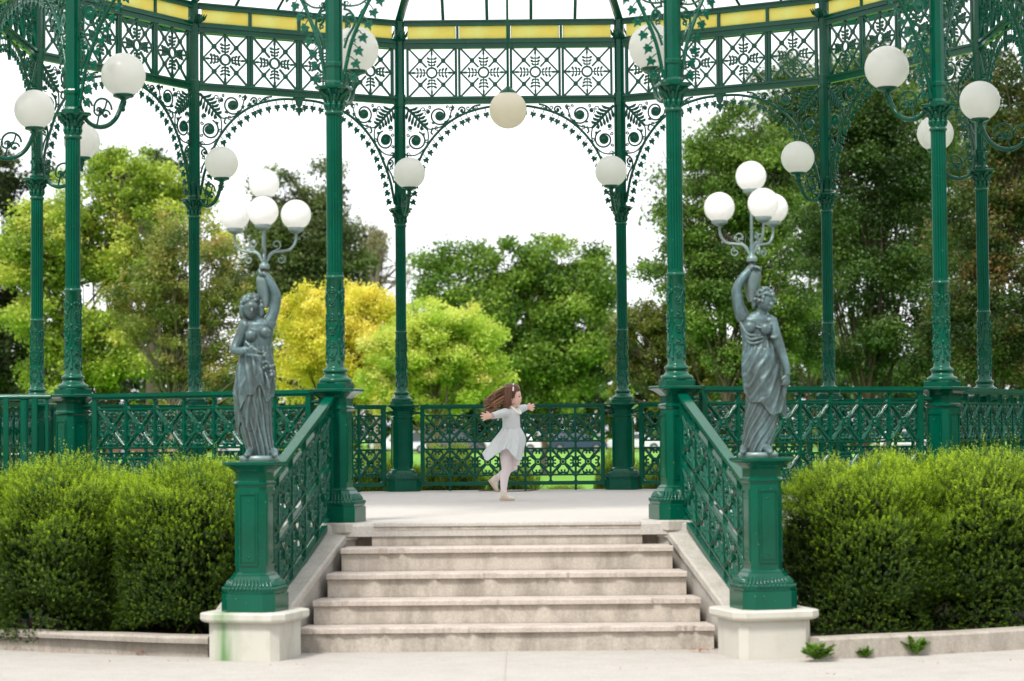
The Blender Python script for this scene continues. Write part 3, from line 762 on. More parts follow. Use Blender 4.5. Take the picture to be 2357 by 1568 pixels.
# ================================================================== NEWELS: plinth, pedestal, statue
for sg in (-1, 1):
    x, y = NEW[sg]; a = sg*PI/12; side = 'left' if sg < 0 else 'right'
    p = empty('stone_plinth', (x, y, G), a); tag(p, 'pale stone plinth block %s under the %s stair pedestal' % ('with a green stain' if sg < 0 else 'with a clean face', side), 'plinth', 'plinths at the foot of the steps')
    pm = PLINTH if sg < 0 else PLINTH2
    b = MB(); b.sect([(.232, -.01, .045), (.232, .235, .045)]); b.build('block', pm, p)
    b = MB(); b.sect([(.262, .236, .06), (.277, .246, .065), (.281, .256, .066), (.281, .287, .066), (.273, .295, .06)]); b.build('cap_slab', pm, p)
    q = empty('newel_pedestal', (x, y, -.485), a); tag(q, 'green cast iron pedestal that carries the %s bronze statue' % side, 'pedestal', 'pedestals of the stair statues')
    nb = pedestal(True)
    me = nb.data('pedestal_body', PAINT); O('pedestal_body', me, q)

# ================================================================== FOLIAGE
def leaf_mesh(name, cen, nrm, tan, ln, wd, v, mat):
    """one small four sided leaf per row; v = leaf colour value"""
    N = len(cen); bi = np.cross(nrm, tan)
    P = np.empty((N, 4, 3), np.float32)
    P[:, 0] = cen-tan*ln[:, None]*.5; P[:, 2] = cen+tan*ln[:, None]*.5
    P[:, 1] = cen+bi*wd[:, None]*.5+tan*ln[:, None]*.08+nrm*wd[:, None]*.12; P[:, 3] = cen-bi*wd[:, None]*.5+tan*ln[:, None]*.08+nrm*wd[:, None]*.12
    me = bpy.data.meshes.new(name); me.vertices.add(N*4); me.vertices.foreach_set('co', P.ravel())
    me.loops.add(N*4); me.loops.foreach_set('vertex_index', np.arange(N*4, dtype=np.int32))
    me.polygons.add(N); me.polygons.foreach_set('loop_start', np.arange(0, N*4, 4, dtype=np.int32))
    me.update(calc_edges=True)
    at_ = me.attributes.new('v', 'FLOAT', 'FACE'); at_.data.foreach_set('value', np.clip(v, 0, 1).astype(np.float32))
    me.materials.append(mat); return me
def unit(a): return a/np.maximum(np.linalg.norm(a, axis=-1, keepdims=True), 1e-9)
def frames(rg, N, up=.6):
    n = unit(rg.normal(size=(N, 3))+np.array([0, 0, up])); t = unit(np.cross(n, rg.normal(size=(N, 3)))); return n, t

def shrub_mesh(seed, rx, ry, h, nsp, mat, inner=16000, top=1.0):
    """clipped-looking box shrub made of upright leafy shoots; origin at the ground"""
    rg = np.random.default_rng(seed)
    d = unit(rg.normal(size=(nsp*2, 3))); d = d[d[:, 2] > -.93][:nsp]; M = len(d)
    e = .84; s = np.sign(d)*np.abs(d)**e; s = s/np.maximum(np.abs(s).max(axis=1, keepdims=True)**.35, 1e-6)
    s = s/np.linalg.norm(s, axis=1, keepdims=True)**.55
    ph = rg.uniform(0, 6.28, 6); lump = 1+.12*np.sin(5*d[:, 0]+ph[0])*np.sin(4*d[:, 2]+ph[1])+.09*np.sin(9*d[:, 1]+ph[2]+6*d[:, 0])+.05*np.sin(13*d[:, 2]+ph[3]+5*d[:, 0])
    dep = 1-np.abs(rg.normal(0, .11, M)); dep *= lump
    c = s*dep[:, None]*np.array([rx, ry, h/2])*1.02; c[:, 2] += h*.5
    low = np.clip(1-c[:, 2]/(.45*h), 0, 1)[:, None]; rad = np.linalg.norm(c[:, :2]/np.array([rx, ry]), axis=1, keepdims=True)
    c[:, :2] *= 1+low*np.clip(1.02/np.maximum(rad, .3)-1, 0, 1.2)*(rad > .3)
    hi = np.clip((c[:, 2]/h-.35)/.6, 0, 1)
    dirn = unit(unit(s*np.array([1/rx, 1/ry, 1.6/h]))*.55+np.array([0, 0, .55])+rg.normal(0, .28, (M, 3)))
    slen = rg.uniform(.035, .065, M)*(1+1.0*hi*rg.uniform(0, 1, M)); slen[(rg.random(M) < .05*top) & (hi > .6)] *= 2.3
    K = 14; kk = np.arange(K)/K
    side = unit(np.cross(dirn, rg.normal(size=(M, 3)))); side2 = np.cross(dirn, side)
    cen = c[:, None, :]+dirn[:, None, :]*(slen[:, None]*kk[None, :])[:, :, None]
    an = kk*K*2.4; out = side[:, None, :]*np.cos(an)[None, :, None]+side2[:, None, :]*np.sin(an)[None, :, None]
    tan = unit(out*.9+dirn[:, None, :]*.55+rg.normal(0, .25, (M, K, 3)))
    cen = cen+tan*.006
    nrm = unit(np.cross(tan, np.cross(dirn[:, None, :]+0*tan, tan))+rg.normal(0, .2, (M, K, 3)))
    ln = rg.uniform(.011, .017, (M, K))*(1-.25*kk)[None, :]; wd = ln*.5
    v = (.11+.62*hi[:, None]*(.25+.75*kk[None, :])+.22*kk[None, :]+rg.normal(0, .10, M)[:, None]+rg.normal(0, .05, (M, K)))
    f = lambda a: a.reshape(-1, 3)
    A = [f(cen), f(nrm), f(tan), ln.ravel(), wd.ravel(), v.ravel()]
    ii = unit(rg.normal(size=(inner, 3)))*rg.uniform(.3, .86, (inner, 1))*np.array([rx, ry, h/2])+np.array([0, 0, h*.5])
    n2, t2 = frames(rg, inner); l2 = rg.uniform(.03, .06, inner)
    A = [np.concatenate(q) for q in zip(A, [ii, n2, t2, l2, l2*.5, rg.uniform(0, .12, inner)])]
    keep = A[0][:, 2] > .01
    return leaf_mesh('foliage', *[q[keep] for q in A], mat)
def stems_mesh(seed, rx, ry, h, n=9):
    q = random.Random(seed); b = MB()
    for i in range(n):
        x, y = q.uniform(-.25, .25)*rx, q.uniform(-.25, .25)*ry; ex, ey = q.uniform(-.8, .8)*rx, q.uniform(-.9, .6)*ry; ez = q.uniform(.4, .85)*h
        b.tube(bez([(x, y, -.02), (x+(ex-x)*.4+q.uniform(-.05, .05), y+(ey-y)*.4, ez*.35), (x+(ex-x)*.7, y+(ey-y)*.7+q.uniform(-.05, .05), ez*.7), (ex, ey, ez)], 3), [.013]*3+[.01]*3+[.007]*3+[.003], 6)
    return b.data('stems', BARK)
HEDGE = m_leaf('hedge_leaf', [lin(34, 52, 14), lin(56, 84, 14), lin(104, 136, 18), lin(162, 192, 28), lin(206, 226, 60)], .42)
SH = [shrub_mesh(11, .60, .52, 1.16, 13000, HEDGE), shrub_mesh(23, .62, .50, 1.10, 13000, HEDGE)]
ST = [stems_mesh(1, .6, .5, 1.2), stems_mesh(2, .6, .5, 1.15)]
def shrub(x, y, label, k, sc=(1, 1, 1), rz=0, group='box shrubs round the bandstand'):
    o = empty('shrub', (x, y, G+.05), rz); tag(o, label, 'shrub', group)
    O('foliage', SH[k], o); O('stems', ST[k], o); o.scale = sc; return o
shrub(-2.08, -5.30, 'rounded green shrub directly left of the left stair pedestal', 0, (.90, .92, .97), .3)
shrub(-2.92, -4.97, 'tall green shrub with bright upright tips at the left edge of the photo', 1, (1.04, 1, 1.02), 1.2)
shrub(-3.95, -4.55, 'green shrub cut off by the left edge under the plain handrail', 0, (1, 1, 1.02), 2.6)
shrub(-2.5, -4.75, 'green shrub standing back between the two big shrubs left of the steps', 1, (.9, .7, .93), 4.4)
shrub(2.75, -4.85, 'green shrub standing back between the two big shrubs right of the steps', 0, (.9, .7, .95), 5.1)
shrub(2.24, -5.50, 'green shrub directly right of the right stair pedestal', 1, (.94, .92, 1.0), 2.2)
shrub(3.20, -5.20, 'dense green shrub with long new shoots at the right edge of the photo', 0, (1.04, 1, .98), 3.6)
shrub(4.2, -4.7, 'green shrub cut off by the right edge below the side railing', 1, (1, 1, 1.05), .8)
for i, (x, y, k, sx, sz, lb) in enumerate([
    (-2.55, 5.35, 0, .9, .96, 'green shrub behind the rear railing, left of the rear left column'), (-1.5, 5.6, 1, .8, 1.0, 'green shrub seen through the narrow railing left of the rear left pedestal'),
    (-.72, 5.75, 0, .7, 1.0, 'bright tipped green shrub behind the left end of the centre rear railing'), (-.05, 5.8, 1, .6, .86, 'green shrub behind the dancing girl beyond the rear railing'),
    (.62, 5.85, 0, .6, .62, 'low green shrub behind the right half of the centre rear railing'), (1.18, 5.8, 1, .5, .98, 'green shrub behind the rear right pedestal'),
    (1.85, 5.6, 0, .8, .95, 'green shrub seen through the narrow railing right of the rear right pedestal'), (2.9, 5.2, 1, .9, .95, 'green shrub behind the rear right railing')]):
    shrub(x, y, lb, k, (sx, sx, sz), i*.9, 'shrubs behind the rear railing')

# weeds and fallen leaves
WEED = m_leaf('weed_leaf', [lin(78, 116, 42), lin(116, 154, 62)], .3)
def weed(x, y, s_, label, seed):
    rg = np.random.default_rng(seed); q = random.Random(seed); A = [[], [], [], [], [], []]
    for b_ in range(q.choice((9, 12, 17))):
        a = q.uniform(0, 6.28); el = q.uniform(.5, 1.35); l = s_*q.uniform(.6, 1.0); d = np.array([math.cos(a)*math.cos(el), math.sin(a)*math.cos(el), math.sin(el)])
        for j in range(11):
            t = (j+1)/11; c = d*l*t*np.array([1, 1, 1-.35*t]); sd = np.cross(d, [0, 0, 1]); sd /= np.linalg.norm(sd)
            for m_ in (-1, 1):
                tn = unit(sd*m_*.8+d*.6+rg.normal(0, .12, 3)); le = s_*.26*math.sin(PI*min(1, t*.9+.1))+.008
                A[0].append(c+tn*le*.4); A[1].append(unit(np.cross(tn, np.cross([0, 0, 1.], tn))+rg.normal(0, .2, 3))); A[2].append(tn); A[3].append(le); A[4].append(le*.5); A[5].append(rg.uniform(0, 1))
    me = leaf_mesh('weed', *[np.array(z, float) for z in A], WEED)
    o = bpy.data.objects.new('weed', me); C.objects.link(o); o.location = (x, y, G+.004); tag(o, label, 'weed', 'weeds at the foot of the right kerb')
def onground(x, y):
    d = FW*CF + RT*(x-1178.5) - UP*(y-784); p = EYE+d*((G-EYE[2])/d[2]); return p[0], p[1]
for (px, py, s_, lb) in ((1880, 1522, .15, 'tall weed with toothed leaves beside the right stone plinth'), (1990, 1511, .13, 'small spindly weed in the middle of the right kerb'), (2108, 1502, .165, 'bushy green weed further right along the right kerb')):
    x, y = onground(px, py+(1 if px < 1900 else 4 if px < 2000 else 8)); weed(x, y, s_*(1.3 if px < 1900 else .85 if px < 2000 else 1.15), lb, px+3)
FALL = m_leaf('fallen_leaf', [lin(176, 92, 50), lin(206, 120, 62), lin(150, 110, 70)], .2)
def litter(name, label, spots, seed):
    rg = np.random.default_rng(seed); P = []
    for (x, y, n, sx, sy) in spots:
        c = onground(x, y); 
        for i in range(n): P.append((c[0]+rg.normal(0, sx), c[1]+rg.normal(0, sy), G+.012+rg.uniform(0, .012)))
    P = np.array(P); n, t = frames(rg, len(P), 2.5); l = rg.uniform(.012, .03, len(P))
    o = bpy.data.objects.new(name, leaf_mesh(name, P, n, t, l, l*.6, rg.random(len(P)), FALL)); C.objects.link(o); tag(o, label, 'leaves', kind='stuff')
litter('fallen_leaves', 'scattered dry orange leaves along the kerbs and step corners', [(720, 1499, 16, .035, .012), (1612, 1502, 30, .04, .02), (320, 1509, 14, .05, .008), (150, 1503, 10, .09, .008), (60, 1499, 8, .07, .008), (1480, 1501, 5, .06, .006), (2300, 1494, 16, .1, .008), (2200, 1505, 5, .1, .02), (1918, 1560, 2, .02, .01), (700, 1540, 3, .3, .05), (1500, 1545, 4, .4, .05), (250, 1530, 4, .3, .04), (2200, 1530, 5, .3, .04)], 4)
b = MB(); x0, y0 = 1106, 1129
def onfloor(x, y, z=0.01):
    d = FW*CF + RT*(x-1178.5) - UP*(y-784); p = EYE+d*((z-EYE[2])/d[2]); return tuple(p)
a_, b_, c_, e_ = onfloor(1102, 1130), onfloor(1150, 1131), onfloor(1215, 1130), onfloor(1250, 1128)
b.tube([a_, ((a_[0]+b_[0])/2, (a_[1]+b_[1])/2, .016), b_, c_, (c_[0]+.1, c_[1], .02), (e_[0]+.02, e_[1], .07)], [.005, .007, .006, .007, .005, .003], 6)
tag(b.build('stick', TWIG), 'thin curved stick lying on the floor behind the girl', 'stick')

# ---- trees: lobes are (x, y, rx, ry) read in the 2357 x 1568 frame and stand at their own real distance Y
def tree(name, label, Y, lobes, n, size, cols, trunk, clumps=150, cr=.34, tr=.38, seed=1, group='park trees behind the bandstand', bark=None, limbs=46, depth=1.0, skyb=0.0, trunk_r=None):
    rg = np.random.default_rng(seed); q = random.Random(seed); s = 1/pxm(Y)
    Lc = np.array([at(l[0], l[1], Y+(l[4] if len(l) > 4 else 0)) for l in lobes]); Lr = np.array([(l[2]*s, min(l[2], l[3])*s*depth, l[3]*s) for l in lobes])
    wgt = Lr.prod(axis=1)**.75; wgt /= wgt.sum()
    li = rg.choice(len(lobes), clumps, p=wgt); d = unit(rg.normal(size=(clumps, 3))); rad = rg.uniform(.12, 1, (clumps, 1))**.42
    cc = Lc[li]+d*rad*Lr[li]; crad = Lr[li].min(axis=1)*cr*rg.uniform(.6, 1.35, clumps)
    per = rg.multinomial(n, crad**2/np.sum(crad**2)); idx = np.repeat(np.arange(clumps), per)
    off = unit(rg.normal(size=(n, 3)))*(rg.uniform(0, 1, (n, 1))**.5)*np.array([1, 1, .62]); pos = cc[idx]+off*crad[idx][:, None]*rg.uniform(.8, 1.2, (n, 1))
    pos += rg.normal(0, size*.6, (n, 3))
    nn, tt = frames(rg, n, .8); ln = size*rg.uniform(.6, 1.35, n)
    v = .5+rg.normal(0, .22, clumps)[idx]+rg.normal(0, .12, n)
    base_ = at(trunk[0], 1000, Y); bx, by = base_[0], base_[1]
    o = empty(name, (bx, by, G)); tag(o, label, 'tree', group)
    mat = m_leaf(name+'_leaf', cols, tr)
    me = leaf_mesh('crown', pos-np.array([bx, by, G]), nn, tt, ln, ln*.62, v, mat); O('crown', me, o)
    # trunk and limbs
    b = MB(); ztop = at(trunk[0], trunk[1], Y)[2]-G; r0 = trunk_r or max(.12, ztop*.035); zc = at(trunk[0], np.mean([l[1] for l in lobes]), Y)[2]-G
    lean = (q.uniform(-.3, .3), q.uniform(-.3, .3))
    tp = bez([(0, 0, -.1), (lean[0]*.3, lean[1]*.3, ztop*.5), (lean[0], lean[1], ztop), (lean[0]*1.3+.1, lean[1], max(zc, ztop+.5))], 5); m = len(tp)
    b.tube(tp, [r0*(1.25 if i == 0 else 1-.82*i/m) for i in range(m)], 9)
    for k in range(limbs):
        j = int(rg.integers(clumps)); c = cc[j]-np.array([bx, by, G]); st_ = q.choice(tp[m//3:]); st_ = np.array(st_)
        md = st_*.5+c*.5+np.array([q.uniform(-.25, .25), q.uniform(-.25, .25), -.12*np.linalg.norm(c-st_)*q.uniform(-.5, 1)]); rr = r0*q.uniform(.2, .42)
        b.tube(bez([tuple(st_), tuple(md), tuple(c)], 4), [rr*(1-.85*i/8) for i in range(9)], 5)
        for t_ in range(2):
            c2 = c+rg.normal(0, crad[j]*.9, 3); b.tube([tuple(md), tuple((md+c2)/2+rg.normal(0, .08, 3)), tuple(c2)], [rr*.4, rr*.28, rr*.08], 4)
    O('trunk', b.data('trunk', bark or BARK), o)
    return o
tree('dark_elm', 'dark green tree filling the far left edge behind the yellow-green tree', 62, [(-30, 480, 110, 130), (20, 620, 100, 120), (-20, 800, 120, 130), (70, 400, 60, 60), (30, 880, 80, 60)], 34000, .17, [lin(26, 40, 18), lin(48, 66, 28), lin(84, 92, 44)], (20, 930), 130, seed=3)
tree('yellow_green_maple', 'yellow-green maple behind the two left columns', 42, [(300, 410, 110, 70), (200, 450, 80, 80), (390, 470, 90, 90), (110, 540, 100, 110), (50, 600, 80, 100), (250, 560, 150, 110), (210, 930, 170, 45), (90, 720, 90, 90), (270, 790, 130, 100), (160, 850, 120, 80), (480, 520, 60, 70)], 75000, .11, [lin(86, 112, 40), lin(132, 158, 58), lin(174, 192, 82), lin(212, 204, 108)], (250, 900), 250, .40, seed=5)
tree('sparse_tree', 'thin airy tree with bare branches and sky gaps behind the left statue', 38, [(440, 620, 120, 130), (350, 700, 110, 110), (520, 700, 80, 120), (430, 800, 150, 90), (470, 930, 150, 45), (560, 830, 90, 90), (380, 540, 80, 60)], 36000, .085, [lin(74, 92, 42), lin(112, 128, 60), lin(154, 156, 86), lin(176, 150, 96)], (400, 830), 260, .26, seed=8, bark=BARKP, limbs=110)
tree('olive_elm', 'tall grey-green tree with a rounded top behind the left statue lamps', 78, [(650, 430, 62, 66), (745, 440, 60, 70), (690, 540, 120, 100), (790, 560, 50, 70), (650, 660, 120, 90), (600, 520, 50, 90), (830, 610, 50, 50), (720, 620, 130, 80)], 60000, .15, [lin(56, 72, 38), lin(92, 108, 62), lin(130, 142, 88)], (700, 850), 240, .46, seed=13)
tree('golden_ash', 'golden yellow tree right of the left statue', 48, [(700, 750, 82, 90), (790, 730, 90, 82), (860, 760, 80, 110), (700, 850, 90, 70), (770, 800, 110, 110), (770, 935, 110, 40), (820, 860, 110, 70), (852, 662, 22, 26), (650, 790, 40, 70)], 60000, .09, [lin(168, 172, 54), lin(212, 208, 80), lin(240, 228, 120), lin(226, 214, 132)], (790, 930), 230, .36, tr=.45, seed=17)
tree('lime_maple', 'bright lime-yellow tree behind the rear left column and the girl', 44, [(1000, 770, 110, 90), (925, 820, 90, 90), (1080, 800, 90, 90), (1010, 880, 150, 70), (990, 940, 130, 40), (880, 890, 60, 60), (1120, 870, 55, 60), (1040, 725, 70, 40)], 70000, .085, [lin(128, 160, 56), lin(176, 200, 84), lin(210, 220, 116), lin(224, 212, 140)], (995, 960), 240, .36, tr=.48, seed=19, bark=BARKP)
tree('round_maple', 'big round dark green maple in the centre behind the rear opening', 60, [(1060, 640, 110, 80), (1150, 600, 90, 60), (1280, 600, 100, 62), (1380, 620, 70, 80), (1200, 610, 110, 70), (1230, 680, 170, 90), (1120, 720, 130, 90), (1330, 740, 110, 120), (1250, 840, 150, 90), (1290, 925, 150, 45), (1400, 820, 60, 100), (1000, 680, 60, 60), (1190, 770, 120, 90)], 95000, .13, [lin(52, 84, 30), lin(88, 122, 44), lin(128, 158, 62), lin(168, 190, 92)], (1250, 935), 240, .46, tr=.34, seed=23, limbs=40)
tree('olive_bush_tree', 'loose olive-green small tree right of the rear right column', 36, [(1470, 780, 70, 110), (1560, 760, 60, 80), (1600, 840, 80, 80), (1500, 880, 100, 50), (1560, 935, 120, 40), (1660, 880, 60, 60)], 44000, .075, [lin(64, 78, 36), lin(104, 116, 52), lin(146, 148, 74)], (1530, 940), 170, .36, seed=29)
DK = [lin(34, 56, 26), lin(56, 86, 38), lin(84, 114, 54), lin(116, 142, 76)]
tree('locust', 'dark green tree with a leaning crown left of the right statue lamps', 32, [(1690, 300, 60, 60), (1640, 400, 90, 90), (1740, 430, 110, 110), (1580, 520, 80, 80), (1560, 620, 90, 70), (1690, 570, 120, 90), (1640, 700, 100, 90), (1780, 330, 60, 60), (1800, 700, 90, 110), (1740, 820, 110, 80)], 80000, .08, [lin(46, 70, 28), lin(74, 104, 42), lin(108, 138, 58), lin(146, 170, 84)], (1700, 900), 330, .40, seed=31, limbs=30)
tree('dark_oak', 'large dark tree behind the right statue with sky showing through', 36, [(1830, 200, 90, 90), (1900, 330, 120, 120), (2010, 240, 110, 110), (2060, 400, 130, 110), (1910, 500, 120, 100), (1960, 640, 160, 100), (2100, 560, 110, 110), (1900, 790, 170, 100), (2100, 780, 140, 120), (2180, 300, 90, 130), (2000, 120, 80, 60)], 120000, .085, DK, (1990, 860), 400, .40, seed=37, limbs=36)
tree('rusty_oak', 'dark tree with reddish leaves at the right edge of the photo', 30, [(2290, 200, 110, 130), (2350, 400, 120, 150), (2250, 520, 100, 110), (2320, 650, 120, 110), (2240, 780, 120, 110), (2370, 830, 100, 100), (2200, 430, 50, 120), (2180, 650, 60, 120)], 80000, .078, [lin(34, 52, 26), lin(56, 80, 38), lin(86, 106, 52), lin(128, 98, 62)], (2290, 880), 330, .40, seed=41, limbs=30)
tree('tall_elm', 'tall mid green tree behind the others at the right, seen between their crowns', 62, [(1620, 480, 120, 150), (1760, 300, 150, 130), (1950, 250, 170, 150), (2150, 300, 170, 190), (1800, 560, 200, 160), (2050, 560, 200, 170), (2280, 500, 150, 200), (1700, 800, 200, 110), (2000, 820, 220, 110), (2260, 800, 180, 120), (1500, 700, 70, 100)], 90000, .15, [lin(52, 76, 36), lin(78, 106, 52), lin(108, 134, 70), lin(136, 158, 92)], (1860, 900), 330, .42, seed=53, limbs=20)
tree('bare_tree', 'pale nearly leafless tree between the olive tree and the rear left column', 95, [(860, 570, 46, 50), (930, 630, 30, 40), (830, 520, 25, 30)], 2600, .13, [lin(110, 108, 80), lin(150, 146, 112)], (870, 760), 60, .3, seed=43, bark=BARKP, limbs=60)
tree('small_dark_tree', 'small dark tree top above the yellow-green maple', 90, [(345, 372, 45, 40), (420, 390, 50, 40), (250, 400, 60, 50)], 6000, .16, DK, (350, 600), 60, .36, seed=47)
# far belt of woodland on the other side of the street
rg = np.random.default_rng(99); n = 170000; xs_ = rg.uniform(-150, 150, n); top = 9.5+2.2*np.sin(xs_*.31)+1.3*np.sin(xs_*.83+1)+.9*np.sin(xs_*2.1)
zz = rg.uniform(0, 1, n)**.8*top; cl = np.sin(xs_*2.9)*np.sin(zz*2.3+xs_*.7)
P = np.stack([xs_, 185+6*rg.random(n)+3*cl, G+zz], 1); nn, tt = frames(rg, n, .8); l = rg.uniform(.4, .9, n)
o = bpy.data.objects.new('distant_woodland', leaf_mesh('distant_woodland', P, nn, tt, l, l*.7, .5+.25*cl+rg.normal(0, .12, n), m_leaf('woodland_leaf', DK, .3))); C.objects.link(o)
tag(o, 'dark belt of trees beyond the street', 'woodland', kind='stuff')

# unseen trees added behind and beside the camera to darken reflections and fill
rg = np.random.default_rng(77); n = 60000; aa = rg.uniform(math.radians(-62), math.radians(242), n); rr_ = 52+5*np.sin(aa*9)+rg.uniform(-3, 3, n); tp_ = 13+3*np.sin(aa*14)+2*np.sin(aa*37+1)
zz = rg.uniform(0, 1, n)**.9*tp_; P = np.stack([rr_*np.cos(-aa), rr_*np.sin(-aa)*1.0, G+zz], 1); P[:, 1] = np.where(P[:, 1] > 24, 24, P[:, 1])
nn, tt = frames(rg, n, .8); l = rg.uniform(.5, 1.1, n); cl = np.sin(aa*60)*np.sin(zz*1.7)
o = bpy.data.objects.new('park_woodland', leaf_mesh('park_woodland', P, nn, tt, l, l*.7, .5+.25*cl+rg.normal(0, .12, n), m_leaf('park_woodland_leaf', DK, .3))); C.objects.link(o)
tag(o, 'unseen belt of trees added behind the camera to darken reflections', 'woodland', kind='stuff')

# ================================================================== PARKED CARS
GLS = m_simple('car_glass', lin(40, 52, 58), .1, spec=.8); TYRE = m_simple('tyre', lin(30, 30, 32), .8); RIM = m_simple('rim', lin(170, 172, 176), .3, .7)
RED = m_simple('tail_light_red', lin(190, 26, 24), .2); LAMPW = m_simple('headlight', lin(230, 232, 235), .15)
def car(px, col, label, face=1, h=1.45, L=4.5, seed=0):
    p = at(px, 1030, 159.5 if seed % 2 == 0 else 160.2); o = empty('parked_car', (p[0], p[1], G-.012), 0 if face > 0 else PI)
    tag(o, label, 'car', 'cars parked along the street'); m = m_simple('car_paint', col, .25, .2, .6, coat=.6); hw = .88
    prof = [(-L/2, .45), (-L/2+.03, .75), (-L/2+.35, .92), (-L/2+.5, .96), (-.3*L, h*.97), (.08*L, h), (.24*L, .98), (L/2-.15, .85), (L/2, .62), (L/2-.02, .35), (-L/2+.02, .32)]
    if h > 1.55: prof[2:7] = [(-L/2+.08, 1.0), (-L/2+.12, 1.05), (-L/2+.35, h*.98), (.1*L, h), (.26*L, 1.05)]
    b = MB(); N = len(prof)
    rows = []
    for yy, k in ((-hw, .0), (-hw+.05, 1), (hw-.05, 1), (hw, .0)):
        rows.append([(x*(1 if k else .985), yy*(1 if z < 1.0 else .86), z if k else z-.03*(z > .9)) for x, z in prof])
    b.loft(rows, True, False); b.build('body', m, o)
    for sd in (-1, 1):
        wz = .98; b = MB(); xs2 = (-.26*L, .02*L) if h < 1.55 else (-.44*L, .02*L)
        f = sd*(hw+.004)
        b.add([(xs2[0]-.2, f, wz-.02), (.20*L, f, wz-.02), (.075*L, f*.89, h-.08), (xs2[0]+.05, f*.89, h-.08)], [(0,1,2,3)]); b.build('side_window', GLS, o)
        for wx in (-.31*L, .31*L):
            w_ = MB(); w_.tf = Matrix.Translation((wx, sd*(hw-.08), .32)) @ Matrix.Rotation(PI/2, 4, 'X'); w_.lathe([(.2, -.11), (.31, -.11), (.33, -.08), (.33, .08), (.31, .11), (.2, .11)], 20); wo_ = w_.build('wheel', TYRE, o)
            w_ = MB(); w_.tf = Matrix.Translation((wx, sd*(hw-.08), .32)) @ Matrix.Rotation(PI/2, 4, 'X'); w_.lathe([(.19, -.115), (.2, -.1), (.2, .1), (.19, .115)], 16); w_.build('rim', RIM, wo_)
        b = MB(); b.box(L/2-.12, L/2+.01, sd*.62-.14, sd*.62+.14, .62, .76); b.build('headlight', LAMPW, o)
        b = MB(); b.box(-L/2-.01, -L/2+.1, sd*.68-.13, sd*.68+.13, .68, .86); b.build('tail_light', RED, o)
    b = MB(); b.box(-.30*L, -.285*L, -.6, .6, 1.05, h-.1); b.build('rear_window', GLS, o)
for i, (px, c, lb, fc, h, L) in enumerate([
    (925, lin(205, 210, 212), 'silver white minivan seen left and right of the rear left pedestal', -1, 1.72, 4.8), (1178, lin(236, 236, 236), 'white parked car with a red tail light seen right of the girl', -1, 1.45, 4.6),
    (1330, lin(52, 66, 92), 'dark blue parked car seen through the right half of the centre rear railing', 1, 1.5, 4.5), (1462, lin(228, 230, 232), 'white parked car seen right of the rear right pedestal', 1, 1.45, 4.5),
    (1050, lin(50, 54, 60), 'dark grey parked van seen behind the left end of the centre rear railing', 1, 1.85, 4.6), (330, lin(120, 74, 68), 'dull red parked car seen through the left front railing', 1, 1.5, 4.5),
    (560, lin(210, 212, 214), 'pale parked car behind the left statue', -1, 1.45, 4.5), (2080, lin(230, 232, 234), 'white parked car seen through the right front railing', 1, 1.5, 4.5)]):
    car(px, c, lb, fc, h, L, i)

# ================================================================== FIGURES (grown as one skin from tapered volumes)
def organic(mb, name, mats, parent, voxel, smooth=4, matfn=None, loc=(0,0,0), rz=0, fac=.5):
    me = mb.data(name+'_volumes', mats); t = bpy.data.objects.new('tmp', me); C.objects.link(t)
    r = t.modifiers.new('r', 'REMESH'); r.mode = 'VOXEL'; r.voxel_size = voxel; r.use_smooth_shade = True
    if smooth: m_ = t.modifiers.new('s', 'SMOOTH'); m_.factor = fac; m_.iterations = smooth
    dg = bpy.context.evaluated_depsgraph_get(); dg.update()
    out = bpy.data.meshes.new_from_object(t.evaluated_get(dg)); out.name = name
    bpy.data.objects.remove(t); bpy.data.meshes.remove(me)
    out.materials.clear()
    for m_ in (mats if isinstance(mats, (list, tuple)) else [mats]): out.materials.append(m_)
    n = len(out.polygons); out.polygons.foreach_set('use_smooth', [True]*n)
    if matfn:
        c = np.empty(n*3, np.float32); out.polygons.foreach_get('center', c); c = c.reshape(-1, 3)
        out.polygons.foreach_set('material_index', [int(matfn(p)) for p in c])
    o = bpy.data.objects.new(name, out); C.objects.link(o); o.location = loc; o.rotation_euler = (0, 0, rz)
    if parent: o.parent = parent
    return o
def limb(b, pts, rad, n=12): b.tube(bez(pts, 5), list(np.interp(np.linspace(0, len(pts)-1, (len(pts)-1)*5+1), range(len(rad)), rad)), n)
def hand(b, wrist, dirn, up, size, spread=.35, curl=.2, thumb=1, fr=None):
    """palm, four fingers of unequal length and a thumb from the side of the palm"""
    d = Vector(dirn).normalized(); u = Vector(up); u = (u-d*u.dot(d)).normalized(); s_ = d.cross(u); w_ = Vector(wrist); L = size
    fr = fr or L*.075
    b.loft([[tuple(w_+d*(L*t)+u*(L*hw*math.cos(2*PI*j/10))+s_*(L*th*math.sin(2*PI*j/10))) for j in range(10)] for t, hw, th in ((-.1, .15, .13), (.02, .16, .12), (.18, .22, .11), (.36, .25, .1), (.48, .23, .09), (.52, .15, .07))], True, True)
    for i, ln in enumerate((.40, .46, .43, .33)):
        o = (1.5-i)/1.5; p0 = w_+d*L*.42+u*(L*.17*o); dd = (d+u*(spread*o*.6)).normalized()
        p1 = p0+dd*L*ln*.45+s_*(L*curl*.06); p2 = p0+dd*L*ln*.78+s_*(L*curl*.22); p3 = p0+dd*L*ln*1.0+s_*(L*curl*.42)
        b.tube([p0, p1, p2, p3], [fr, fr*.98, fr*.88, fr*.62], 8)
    p0 = w_+d*L*.14+u*(L*.16*thumb); dd = (d*.75+u*thumb*.8).normalized()
    b.tube([p0, p0+dd*L*.18, p0+dd*L*.32+d*L*.05], [fr*1.15, fr*1.05, fr*.7], 8)

